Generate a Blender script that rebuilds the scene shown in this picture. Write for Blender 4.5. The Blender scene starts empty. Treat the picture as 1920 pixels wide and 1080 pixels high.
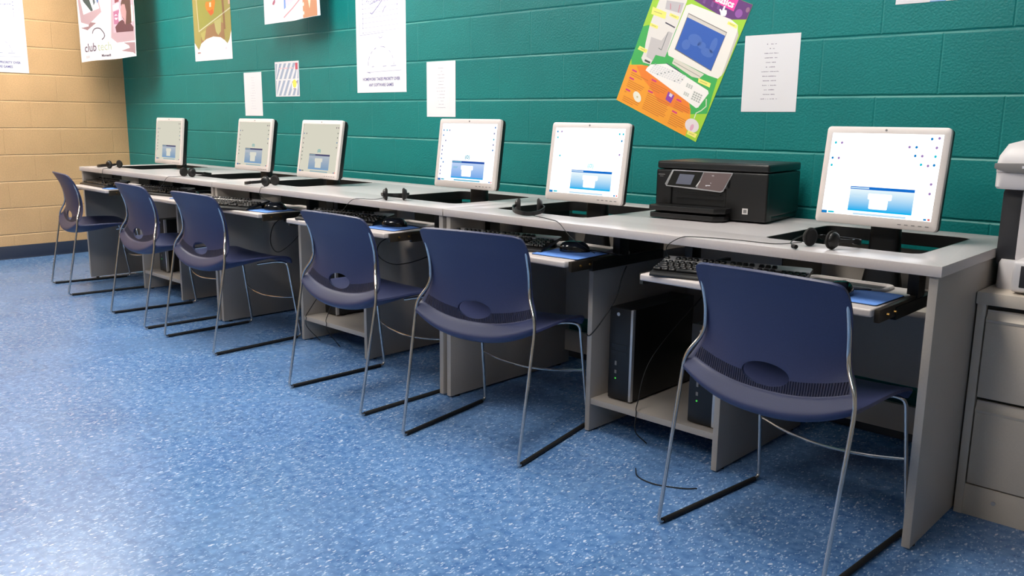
import bpy, bmesh, math, random
from mathutils import Vector, Matrix
random.seed(7)
PI = math.pi
SC = bpy.context.scene
COL = SC.collection

# ------------------------------------------------------------------ materials
def lin(c):
    return tuple(((v/255)/12.92 if v/255 <= .04045 else ((v/255+.055)/1.055)**2.4) for v in c)

def mat(name, rgb, rough=.5, metal=0., spec=.5, emit=None, estr=0., coat=0.):
    m = bpy.data.materials.new(name); m.use_nodes = True
    b = m.node_tree.nodes['Principled BSDF']
    b.inputs['Base Color'].default_value = (*lin(rgb), 1)
    b.inputs['Roughness'].default_value = rough
    b.inputs['Metallic'].default_value = metal
    b.inputs['Specular IOR Level'].default_value = spec
    b.inputs['Coat Weight'].default_value = coat
    if emit:
        b.inputs['Emission Color'].default_value = (*lin(emit), 1)
        b.inputs['Emission Strength'].default_value = estr
    return m

def N(m, t, **kw):
    n = m.node_tree.nodes.new(t)
    for k, v in kw.items(): setattr(n, k, v)
    return n

def L(m, a, b): m.node_tree.links.new(a, b)

def math_node(m, op, a, b=None, c=None):
    n = N(m, 'ShaderNodeMath', operation=op)
    for i, v in enumerate((a, b, c)):
        if v is None: continue
        if isinstance(v, (int, float)): n.inputs[i].default_value = v
        else: L(m, v, n.inputs[i])
    return n.outputs[0]

def speckle(m, scale, amount, bump=0., bscale=None):
    """fine grain on a material's colour and an optional bump"""
    b = m.node_tree.nodes['Principled BSDF']
    col = tuple(b.inputs['Base Color'].default_value)
    tc = N(m, 'ShaderNodeTexCoord')
    no = N(m, 'ShaderNodeTexNoise'); no.inputs['Scale'].default_value = scale; no.inputs['Detail'].default_value = 4
    L(m, tc.outputs['Object'], no.inputs['Vector'])
    mr = N(m, 'ShaderNodeMapRange'); mr.inputs['From Min'].default_value = .3; mr.inputs['From Max'].default_value = .7
    mr.inputs['To Min'].default_value = 1-amount; mr.inputs['To Max'].default_value = 1+amount
    L(m, no.outputs[0], mr.inputs['Value'])
    mx = N(m, 'ShaderNodeVectorMath', operation='SCALE'); mx.inputs[0].default_value = col[:3]
    L(m, mr.outputs[0], mx.inputs['Scale']); L(m, mx.outputs[0], b.inputs['Base Color'])
    if bump:
        n2 = N(m, 'ShaderNodeTexNoise'); n2.inputs['Scale'].default_value = bscale or scale; n2.inputs['Detail'].default_value = 3
        L(m, tc.outputs['Object'], n2.inputs['Vector'])
        bp = N(m, 'ShaderNodeBump'); bp.inputs['Strength'].default_value = bump; bp.inputs['Distance'].default_value = .002
        L(m, n2.outputs[0], bp.inputs['Height']); L(m, bp.outputs[0], b.inputs['Normal'])
    return m

def block_wall(name, rgb, axis, shift, control=None, rough=.45, joint_highlight_rgb=None):
    """painted concrete block: running bond 406 x 203 mm with tooled joints"""
    m = mat(name, rgb, rough); b = m.node_tree.nodes['Principled BSDF']
    tc = N(m, 'ShaderNodeTexCoord'); sp = N(m, 'ShaderNodeSeparateXYZ'); L(m, tc.outputs['Object'], sp.inputs[0])
    hz = math_node(m, 'ADD', sp.outputs[axis], shift)
    vz = math_node(m, 'ADD', sp.outputs['Z'], .0161)
    H, W = .2032, .4064
    row = math_node(m, 'FLOOR', math_node(m, 'DIVIDE', vz, H))
    par = math_node(m, 'MULTIPLY', math_node(m, 'FLOORED_MODULO', math_node(m, 'ADD', row, 1), 2), W/2)
    hx = math_node(m, 'ADD', hz, par)
    def dist(v, period):                                            # distance to the nearest joint
        f = math_node(m, 'FLOORED_MODULO', v, period)
        return math_node(m, 'MINIMUM', f, math_node(m, 'SUBTRACT', period, f))
    wob = N(m, 'ShaderNodeTexNoise'); wob.inputs['Scale'].default_value = 9; L(m, tc.outputs['Object'], wob.inputs['Vector'])
    wv = math_node(m, 'MULTIPLY', math_node(m, 'SUBTRACT', wob.outputs[0], .5), .006)
    dz = math_node(m, 'ABSOLUTE', math_node(m, 'ADD', dist(vz, H), wv)); dx = dist(hx, W)
    if control is not None:
        dx = math_node(m, 'MINIMUM', dx, math_node(m, 'ABSOLUTE', math_node(m, 'SUBTRACT', sp.outputs[axis], control)))
    def groove(d, w, depth):                                        # 0 on the face, -depth in the joint
        r = N(m, 'ShaderNodeMapRange', interpolation_type='SMOOTHSTEP')
        r.inputs['From Min'].default_value = 0; r.inputs['From Max'].default_value = w
        r.inputs['To Min'].default_value = -depth; r.inputs['To Max'].default_value = 0
        L(m, d, r.inputs['Value']); return r.outputs[0]
    g = math_node(m, 'MINIMUM', groove(dz, .0075, 1.0), groove(dx, .005, .5))
    n1 = N(m, 'ShaderNodeTexNoise'); n1.inputs['Scale'].default_value = 130; n1.inputs['Detail'].default_value = 5
    L(m, tc.outputs['Object'], n1.inputs['Vector'])
    n2 = N(m, 'ShaderNodeTexNoise'); n2.inputs['Scale'].default_value = 3.1; n2.inputs['Detail'].default_value = 3
    L(m, tc.outputs['Object'], n2.inputs['Vector'])
    h = math_node(m, 'ADD', g, math_node(m, 'MULTIPLY', n1.outputs[0], .5))
    bp = N(m, 'ShaderNodeBump'); bp.inputs['Strength'].default_value = .85; bp.inputs['Distance'].default_value = .004
    L(m, h, bp.inputs['Height']); L(m, bp.outputs[0], b.inputs['Normal']); b.inputs['Specular IOR Level'].default_value = .35
    # paint: slight block-to-block and patch variation
    mr = N(m, 'ShaderNodeMapRange'); mr.inputs['From Min'].default_value = .3; mr.inputs['From Max'].default_value = .7
    mr.inputs['To Min'].default_value = .93; mr.inputs['To Max'].default_value = 1.07; L(m, n2.outputs[0], mr.inputs['Value'])
    mg = N(m, 'ShaderNodeMapRange'); mg.inputs['From Min'].default_value = .35; mg.inputs['From Max'].default_value = .65
    mg.inputs['To Min'].default_value = .93; mg.inputs['To Max'].default_value = 1.07; L(m, n1.outputs[0], mg.inputs['Value'])
    sc = N(m, 'ShaderNodeVectorMath', operation='SCALE'); sc.inputs[0].default_value = lin(rgb)
    L(m, math_node(m, 'MULTIPLY', mr.outputs[0], mg.outputs[0]), sc.inputs['Scale'])
    # highlight painted into the colour along the lower lip of the bed joints
    fz = math_node(m, 'FLOORED_MODULO', math_node(m, 'ADD', vz, .0065), H)
    lip = N(m, 'ShaderNodeMapRange', interpolation_type='SMOOTHSTEP'); lip.inputs['From Min'].default_value = .0045; lip.inputs['From Max'].default_value = .0015
    lip.inputs['To Min'].default_value = 0; lip.inputs['To Max'].default_value = 1
    L(m, math_node(m, 'ABSOLUTE', math_node(m, 'SUBTRACT', math_node(m, 'ADD', fz, wv), .003)), lip.inputs['Value'])
    ln = N(m, 'ShaderNodeMapRange'); ln.inputs['From Min'].default_value = .42; ln.inputs['From Max'].default_value = .6; ln.inputs['To Max'].default_value = .55
    n3 = N(m, 'ShaderNodeTexNoise'); n3.inputs['Scale'].default_value = 2.2; L(m, tc.outputs['Object'], n3.inputs['Vector']); L(m, n3.outputs[0], ln.inputs['Value'])
    mx = N(m, 'ShaderNodeMix', data_type='RGBA'); L(m, math_node(m, 'MULTIPLY', lip.outputs[0], ln.outputs[0]), mx.inputs['Factor'])
    L(m, sc.outputs[0], mx.inputs['A']); mx.inputs['B'].default_value = (*lin(joint_highlight_rgb or rgb), 1)
    L(m, mx.outputs['Result'], b.inputs['Base Color'])
    return m

def floor_material():
    m = mat('vinyl_tile', (70, 115, 175), .22); b = m.node_tree.nodes['Principled BSDF']
    tc = N(m, 'ShaderNodeTexCoord')
    def noise(scale, det=4):
        n = N(m, 'ShaderNodeTexNoise'); n.inputs['Scale'].default_value = scale; n.inputs['Detail'].default_value = det
        L(m, tc.outputs['Object'], n.inputs['Vector']); return n.outputs[0]
    ra = N(m, 'ShaderNodeValToRGB'); e = ra.color_ramp.elements
    e[0].position = .32; e[0].color = (*lin(FLOOR_A), 1); e[1].position = .68; e[1].color = (*lin(FLOOR_B), 1)
    L(m, math_node(m, 'ADD', math_node(m, 'MULTIPLY', noise(38, 6), .75), math_node(m, 'MULTIPLY', noise(2.2, 3), .25)), ra.inputs[0])
    prev = ra.outputs[0]
    for scale, size, keep, rgb, rot, amt in ((84, .27, .29, (208, 220, 238), .5, .78), (150, .36, .40, (176, 202, 232), -.6, .6), (110, .32, .32, (170, 196, 228), .9, .6), (84, .36, .30, (44, 84, 142), 1.3, .45)):
        mp = N(m, 'ShaderNodeMapping'); mp.inputs['Rotation'].default_value = (0, 0, rot); mp.inputs['Scale'].default_value = (1, .48, 1)
        L(m, tc.outputs['Object'], mp.inputs['Vector'])
        w = N(m, 'ShaderNodeTexNoise'); w.inputs['Scale'].default_value = 60; L(m, tc.outputs['Object'], w.inputs['Vector'])
        av = N(m, 'ShaderNodeVectorMath', operation='MULTIPLY_ADD'); av.inputs[1].default_value = (.012, .012, 0)
        L(m, w.outputs['Color'], av.inputs[0]); L(m, mp.outputs[0], av.inputs[2])
        v = N(m, 'ShaderNodeTexVoronoi', voronoi_dimensions='2D'); v.inputs['Scale'].default_value = scale
        L(m, av.outputs[0], v.inputs['Vector'])
        s = N(m, 'ShaderNodeSeparateColor'); L(m, v.outputs['Color'], s.inputs[0])
        rad = math_node(m, 'MULTIPLY', s.outputs[1], size)
        on = math_node(m, 'MULTIPLY', math_node(m, 'LESS_THAN', v.outputs['Distance'], rad), math_node(m, 'LESS_THAN', s.outputs[0], keep))
        mx = N(m, 'ShaderNodeMix', data_type='RGBA'); L(m, math_node(m, 'MULTIPLY', on, amt), mx.inputs['Factor'])
        L(m, prev, mx.inputs['A']); mx.inputs['B'].default_value = (*lin(rgb), 1); prev = mx.outputs['Result']
    # 305 mm tiles: faint tone steps and hairline seams
    sp = N(m, 'ShaderNodeSeparateXYZ'); L(m, tc.outputs['Object'], sp.inputs[0])
    T = .3048
    cx, cy = (math_node(m, 'FLOOR', math_node(m, 'DIVIDE', sp.outputs[a], T)) for a in ('X', 'Y'))
    wn = N(m, 'ShaderNodeTexWhiteNoise', noise_dimensions='2D'); cb = N(m, 'ShaderNodeCombineXYZ')
    L(m, cx, cb.inputs[0]); L(m, cy, cb.inputs[1]); L(m, cb.outputs[0], wn.inputs['Vector'])
    tone = math_node(m, 'MULTIPLY_ADD', wn.outputs['Value'], .10, .95)
    def seam(o):
        f = math_node(m, 'FLOORED_MODULO', o, T)
        return math_node(m, 'LESS_THAN', math_node(m, 'MINIMUM', f, math_node(m, 'SUBTRACT', T, f)), .0006)
    sm = math_node(m, 'MAXIMUM', seam(sp.outputs['X']), seam(sp.outputs['Y']))
    tone = math_node(m, 'MULTIPLY', tone, math_node(m, 'SUBTRACT', 1, math_node(m, 'MULTIPLY', sm, .25)))
    vs = N(m, 'ShaderNodeVectorMath', operation='SCALE'); L(m, prev, vs.inputs[0]); L(m, tone, vs.inputs['Scale'])
    L(m, vs.outputs[0], b.inputs['Base Color'])
    rr = N(m, 'ShaderNodeMapRange'); rr.inputs['To Min'].default_value = .20; rr.inputs['To Max'].default_value = .34
    L(m, noise(1.7, 4), rr.inputs['Value']); L(m, rr.outputs[0], b.inputs['Roughness'])
    bp = N(m, 'ShaderNodeBump'); bp.inputs['Strength'].default_value = .10; bp.inputs['Distance'].default_value = .002
    L(m, noise(14, 3), bp.inputs['Height']); L(m, bp.outputs[0], b.inputs['Normal'])
    b.inputs['Specular IOR Level'].default_value = .5
    return m

def emissive(name, rgb, s):
    m = bpy.data.materials.new(name); m.use_nodes = True; nt = m.node_tree; nt.nodes.clear()
    e = nt.nodes.new('ShaderNodeEmission'); e.inputs[0].default_value = (*lin(rgb), 1); e.inputs[1].default_value = s
    o = nt.nodes.new('ShaderNodeOutputMaterial'); nt.links.new(e.outputs[0], o.inputs[0]); return m

def ribbed(m):
    b = m.node_tree.nodes['Principled BSDF']; tc = N(m, 'ShaderNodeTexCoord')
    w = N(m, 'ShaderNodeTexWave', bands_direction='X'); w.inputs['Scale'].default_value = 46; L(m, tc.outputs['Object'], w.inputs['Vector'])
    bp = N(m, 'ShaderNodeBump'); bp.inputs['Strength'].default_value = 1; bp.inputs['Distance'].default_value = .006
    L(m, w.outputs[1], bp.inputs['Height']); L(m, bp.outputs[0], b.inputs['Normal']); return m

TEAL = (6, 120, 119); TAN = (208, 169, 124)
FLOOR_A = (64, 105, 160); FLOOR_B = (110, 150, 200)
M = {}
M['teal'] = block_wall('teal_block_paint', TEAL, 'X', .342, control=2.909, joint_highlight_rgb=(96, 170, 160))
M['tan'] = block_wall('tan_block_paint', TAN, 'Y', .328, joint_highlight_rgb=(226, 192, 148))
M['plaster'] = mat('cream_plaster', (190, 184, 172), .8)
M['ceiling'] = speckle(mat('ceiling_tile', (235, 234, 230), .9), 60, .06)
M['floor'] = floor_material()
M['navy_rubber'] = mat('navy_rubber', (22, 36, 62), .45)
M['laminate'] = speckle(mat('grey_laminate', (192, 187, 189), .27), 220, .03)
M['edge'] = speckle(mat('grey_edge_band', (196, 188, 186), .4), 150, .02)
M['panel'] = speckle(mat('grey_panel', (166, 159, 152), .45), 220, .03)
M['black_edge'] = mat('black_edge', (10, 10, 11), .5)
M['black_steel'] = mat('black_steel', (24, 23, 22), .4, spec=.4)
M['slide'] = mat('slide_steel', (70, 64, 56), .35, metal=.6)
M['brass'] = mat('brass_screw', (150, 118, 66), .4, metal=1)
M['chrome'] = mat('chrome', (205, 200, 195), .16, metal=1)
M['navy'] = speckle(mat('navy_plastic', (44, 51, 87), .44), 300, .08, .12, 500)
M['navy_rib_shaded'] = ribbed(mat('navy_ribbed_plastic_shaded', (34, 41, 72), .5))  # darker than the plain navy: the ribs' own shading painted into the colour
M['black'] = mat('black_plastic', (14, 14, 15), .38)
M['black_lid'] = mat('black_lid', (30, 30, 30), .33)
M['black_gloss'] = mat('black_gloss', (10, 10, 11), .12, coat=.5)
M['black_matt'] = mat('black_foam', (16, 15, 15), .8)
M['key'] = mat('key_plastic', (22, 22, 22), .28)
M['silver'] = mat('silver_plastic', (214, 211, 209), .32)
M['bezel'] = mat('silver_bezel', (214, 206, 203), .35)
M['grey'] = mat('grey_plastic', (120, 118, 118), .4)
M['darkgrey'] = mat('dark_grey_plastic', (60, 60, 62), .4)
M['blue_pad'] = speckle(mat('blue_fabric', (98, 146, 224), .85), 400, .1)
M['rubber'] = mat('black_rubber', (16, 16, 17), .7)
M['strip'] = mat('silver_strip', (190, 190, 192), .3, metal=.6)
M['led'] = mat('green_led', (40, 120, 40), .4, emit=(90, 255, 90), estr=.5)
M['beige'] = speckle(mat('beige_enamel', (206, 194, 180), .42), 300, .03)
M['beige_dark'] = mat('cabinet_gap', (40, 36, 32), .6)
M['white_plastic'] = mat('white_plastic', (214, 210, 212), .38)
M['charcoal'] = mat('charcoal_plastic', (44, 44, 48), .4)
M['paper'] = mat('white_paper', (226, 226, 231), .7)
M['panel_lcd'] = mat('grey_lcd', (104, 108, 124), .2)
M['panel_warm'] = mat('warm_grey_panel', (108, 94, 94), .3)
M['lamp'] = emissive('lamp_diffuser', (255, 246, 232), 1)
INK = {}
def ink(rgb, rough=.45):
    k = tuple(rgb)
    if k not in INK: INK[k] = mat('print_%02x%02x%02x' % k, rgb, rough)
    return INK[k]

# ------------------------------------------------------------------ mesh builder
class B:
    def __init__(s): s.bm = bmesh.new(); s.mats = []; s.X = None
    def mi(s, m):
        if m not in s.mats: s.mats.append(m)
        return s.mats.index(m)
    def add(s, bm2, m, Mx=None):
        if Mx is not None: bm2.transform(Mx)
        if s.X is not None: bm2.transform(s.X)
        i = s.mi(m); mp = {}
        for v in bm2.verts: mp[v] = s.bm.verts.new(v.co)
        for f in bm2.faces:
            try: nf = s.bm.faces.new([mp[v] for v in f.verts]); nf.material_index = i
            except ValueError: pass
        bm2.free(); return s
    def box(s, x0, x1, y0, y1, z0, z1, m, bev=0., seg=2, Mx=None):
        b = bmesh.new(); bmesh.ops.create_cube(b, size=1)
        bmesh.ops.transform(b, verts=b.verts, matrix=Matrix.Translation(((x0+x1)/2, (y0+y1)/2, (z0+z1)/2)) @ Matrix.Diagonal((abs(x1-x0), abs(y1-y0), abs(z1-z0), 1)))
        if bev: bmesh.ops.bevel(b, geom=b.edges[:], offset=bev, segments=seg, profile=.6, affect='EDGES')
        return s.add(b, m, Mx)
    def tube(s, pts, r, m, n=8, closed=False, cap=True, Mx=None):
        P = [Vector(p) for p in pts]; b = bmesh.new(); rings = []; up = None; K = len(P)
        for i, p in enumerate(P):
            t = (P[(i+1) % K]-P[i-1]) if closed else (P[min(i+1, K-1)]-P[max(i-1, 0)])
            t.normalize()
            if up is None: up = t.orthogonal().normalized()
            up = (up - t*up.dot(t)).normalized(); w = t.cross(up)
            rr = r[i] if isinstance(r, (list, tuple)) else r
            rings.append([b.verts.new(p+up*math.cos(a)*rr+w*math.sin(a)*rr) for a in [2*PI*k/n for k in range(n)]])
        for i in range(K if closed else K-1):
            A, C = rings[i], rings[(i+1) % K]
            for k in range(n): b.faces.new([A[k], A[(k+1) % n], C[(k+1) % n], C[k]])
        if cap and not closed:
            b.faces.new(rings[0][::-1]); b.faces.new(rings[-1])
        return s.add(b, m, Mx)
    def prism(s, pts, m, axis='z', a=0., b_=1., bev=0., Mx=None):
        """polygon extruded along an axis from a to b_: z (x,y), y (x,z), x (y,z)"""
        def P(p, h): return {'z': (p[0], p[1], h), 'y': (p[0], h, p[1]), 'x': (h, p[0], p[1])}[axis]
        b = bmesh.new(); A = [b.verts.new(P(p, a)) for p in pts]; C = [b.verts.new(P(p, b_)) for p in pts]
        K = len(pts); b.faces.new(A); b.faces.new(C[::-1])
        for i in range(K): b.faces.new([A[i], C[i], C[(i+1) % K], A[(i+1) % K]])
        bmesh.ops.recalc_face_normals(b, faces=b.faces)
        if bev: bmesh.ops.bevel(b, geom=b.edges[:], offset=bev, segments=2, profile=.6, affect='EDGES')
        return s.add(b, m, Mx)
    def loft(s, loops, m, cap=True, Mx=None):
        b = bmesh.new(); R = [[b.verts.new(p) for p in l] for l in loops]; n = len(R[0])
        for A, C in zip(R, R[1:]):
            for k in range(n): b.faces.new([A[k], A[(k+1) % n], C[(k+1) % n], C[k]])
        if cap: b.faces.new(R[0][::-1]); b.faces.new(R[-1])
        bmesh.ops.recalc_face_normals(b, faces=b.faces)
        return s.add(b, m, Mx)
    def face(s, pts, m):
        b = bmesh.new(); b.faces.new([b.verts.new(p) for p in pts]); return s.add(b, m)
    def build(s, name, parent=None, smooth=38., loc=None):
        bmesh.ops.remove_doubles(s.bm, verts=s.bm.verts, dist=1e-6)
        th = math.radians(smooth)
        for f in s.bm.faces: f.smooth = True
        for e in s.bm.edges: e.smooth = (len(e.link_faces) == 2 and e.calc_face_angle(0) < th)
        me = bpy.data.meshes.new(name); s.bm.to_mesh(me); s.bm.free()
        for m in s.mats: me.materials.append(m)
        return link(name, me, parent, loc)

def link(name, data, parent=None, loc=None):
    o = bpy.data.objects.new(name, data); COL.objects.link(o)
    if parent: o.parent = parent
    if loc: o.location = loc
    return o
def tag(o, label=None, cat=None, group=None, kind=None):
    for k, v in (('label', label), ('category', cat), ('group', group), ('kind', kind)):
        if v: o[k] = v
    return o
def thing(name, label, cat, loc=(0, 0, 0), rz=0., group=None):
    o = link(name, None, None, loc); o.rotation_euler = (0, 0, rz); o.empty_display_size = .1
    return tag(o, label, cat, group)
def struct(o): o['kind'] = 'structure'; return o
def copy_tree(o, parent=None):
    c = o.copy(); COL.objects.link(c); c.parent = parent
    for ch in [x for x in bpy.data.objects if x.parent == o]: copy_tree(ch, c)
    return c

def fillet(pts, r, n=5):
    """polyline with rounded corners; r is a number or one radius per inner point"""
    P = [Vector(p) for p in pts]; out = [P[0]]
    for i in range(1, len(P)-1):
        rr = r[i-1] if isinstance(r, (list, tuple)) else r
        a, p, c = P[i-1], P[i], P[i+1]; d = min(rr, (a-p).length*.49, (c-p).length*.49)
        s, e = p+(a-p).normalized()*d, p+(c-p).normalized()*d
        for k in range(n+1):
            t = k/n; out.append(s*(1-t)**2+p*2*t*(1-t)+e*t*t)
    return out+[P[-1]]
def spline(pts, n=8):
    P = [Vector(p) for p in pts]; Q = [P[0]*2-P[1]]+P+[P[-1]*2-P[-2]]; out = []
    for i in range(1, len(Q)-2):
        for k in range(n):
            t = k/n; a, b, c, d = Q[i-1:i+3]
            out.append(.5*((2*b)+(c-a)*t+(2*a-5*b+4*c-d)*t*t+(3*b-a-3*c+d)*t**3))
    return out+[P[-1]]
def rrect(x0, x1, y0, y1, r, n=5):
    out = []
    for cx, cy, a in ((x1-r, y1-r, 0), (x0+r, y1-r, 90), (x0+r, y0+r, 180), (x1-r, y0+r, 270)):
        for k in range(n+1):
            t = math.radians(a+90*k/n); out.append((cx+r*math.cos(t), cy+r*math.sin(t)))
    return out
def ellipse(cx, cy, rx, ry, n=24, rot=0.):
    return [(cx+rx*math.cos(t)*math.cos(rot)-ry*math.sin(t)*math.sin(rot), cy+rx*math.cos(t)*math.sin(rot)+ry*math.sin(t)*math.cos(rot)) for t in [2*PI*k/n for k in range(n)]]

def text_bm(txt, size, x, y, bold=0., align='LEFT', sx=1.):
    """flat letter shapes in the x-y plane, as a bmesh"""
    cu = bpy.data.curves.new('lettering', 'FONT'); cu.body = txt; cu.size = size; cu.align_x = align; cu.offset = bold; cu.resolution_u = 2
    o = bpy.data.objects.new('lettering', cu); COL.objects.link(o)
    dg = bpy.context.evaluated_depsgraph_get(); me = bpy.data.meshes.new_from_object(o.evaluated_get(dg))
    bm = bmesh.new(); bm.from_mesh(me)
    bpy.data.objects.remove(o); bpy.data.curves.remove(cu); bpy.data.meshes.remove(me)
    bm.transform(Matrix.Translation((x, y, 0)) @ Matrix.Diagonal((sx, 1, 1, 1))); return bm

# ------------------------------------------------------------------ camera
def camera():
    yaw, pitch, roll, fpx = 7.54746473e-01, -1.93887163e-01, 1.16600595e-02, 1605.40353
    F = Vector((-math.sin(yaw)*math.cos(pitch), math.cos(yaw)*math.cos(pitch), math.sin(pitch)))
    R = Vector((math.cos(yaw), math.sin(yaw), 0)); U = R.cross(F); c, s = math.cos(roll), math.sin(roll)
    R, U = R*c+U*s, U*c-R*s
    cd = bpy.data.cameras.new('camera'); cd.sensor_width = 36; cd.sensor_fit = 'HORIZONTAL'; cd.lens = 36*fpx/1920
    cd.clip_start = .05; o = bpy.data.objects.new('camera', cd); COL.objects.link(o)
    m = Matrix((R, U, -F)).transposed().to_4x4(); m.translation = Vector((7.33817522, -3.0875, 1.10666051))
    o.matrix_world = m; SC.camera = o
camera()

# ------------------------------------------------------------------ the room
RX, RY, RH = 9.2, -6.2, 2.62
def slab(name, x0, x1, y0, y1, z0, z1, m):
    return struct(B().box(x0, x1, y0, y1, z0, z1, m).build(name))
slab('floor', -.2, RX+.2, RY-.2, .2, -.1, 0, M['floor'])
slab('ceiling', -.2, RX+.2, RY-.2, .2, RH, RH+.1, M['ceiling'])
slab('wall_back', -.2, RX+.2, 0, .2, 0, RH, M['teal'])
slab('wall_left', -.2, 0, RY, 0, 0, RH, M['tan'])
slab('wall_right', RX, RX+.2, RY, 0, 0, RH, M['plaster'])
slab('wall_front', -.2, RX+.2, RY-.2, RY, 0, RH, M['plaster'])
bb = B(); bb.prism([(0, 0), (.012, 0), (.0065, .012), (.006, .098), (.003, .102), (0, .102)], M['navy_rubber'], 'y', RY, 0)
struct(bb.build('baseboard_left'))
bb = B(); bb.prism([(0, 0), (-.012, 0), (-.0065, .012), (-.006, .098), (-.003, .102), (0, .102)], M['navy_rubber'], 'x', .013, RX)
struct(bb.build('baseboard_back'))

# ------------------------------------------------------------------ ceiling lights
def troffer(x, y, s, label, on=True):
    t = thing('ceiling_light', label, 'light', (x, y, RH), 0, 'recessed fluorescent ceiling lights')
    f = B(); W, D = .61, 1.22
    for a in ((-W/2, -W/2+.03, -D/2, D/2), (W/2-.03, W/2, -D/2, D/2), (-W/2+.03, W/2-.03, -D/2, -D/2+.03), (-W/2+.03, W/2-.03, D/2-.03, D/2)):
        f.box(*a, -.02, -.0005, M['white_plastic'])
    f.build('frame', t)
    m = emissive('lamp_diffuser_lit', (255, 247, 236), s) if s > 0 else M['paper']
    d = B(); d.box(-W/2+.03, W/2-.03, -D/2+.03, D/2-.03, -.013, -.002, m); d.build('diffuser', t)
    return t
LIGHTS = [
 (1.00, -1.25, 31, 'recessed ceiling light nearest the corner of the tan and teal walls'),
 (3.44, -1.25, 30, 'recessed ceiling light over the middle of the desk row'),
 (5.88, -1.25, 21, 'recessed ceiling light above the black printer'),
 (1.00, -3.70, 11, 'recessed ceiling light along the tan wall, away from the desks'),
 (3.44, -3.70, 20, 'recessed ceiling light over the open floor, middle of the room'),
 (5.88, -3.70, 22, 'recessed ceiling light over the open floor, behind the nearest chairs'),
 (8.32, -3.70, 2, 'recessed ceiling light over the file cabinet end of the room'),
]
for a in LIGHTS: troffer(*a)

# ------------------------------------------------------------------ desks
DT, DH = .028, .765              # top thickness, height
def flat_with_holes(loops, z0, z1):
    cu = bpy.data.curves.new('outline', 'CURVE'); cu.dimensions = '2D'; cu.fill_mode = 'BOTH'; cu.extrude = (z1-z0)/2-.0015; cu.bevel_depth = .0015; cu.bevel_resolution = 1
    cu.offset = -.0015
    for l in loops:
        s = cu.splines.new('POLY'); s.points.add(len(l)-1); s.use_cyclic_u = True
        for p, q in zip(s.points, l): p.co = (q[0], q[1], 0, 1)
    o = bpy.data.objects.new('outline', cu); COL.objects.link(o)
    dg = bpy.context.evaluated_depsgraph_get(); me = bpy.data.meshes.new_from_object(o.evaluated_get(dg))
    bm = bmesh.new(); bm.from_mesh(me); bpy.data.objects.remove(o); bpy.data.curves.remove(cu); bpy.data.meshes.remove(me)
    bm.transform(Matrix.Translation((0, 0, (z0+z1)/2))); return bm
HOLES = ((.112, .567), (1.255, 1.710)); HY = (-.685, -.205)
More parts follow.
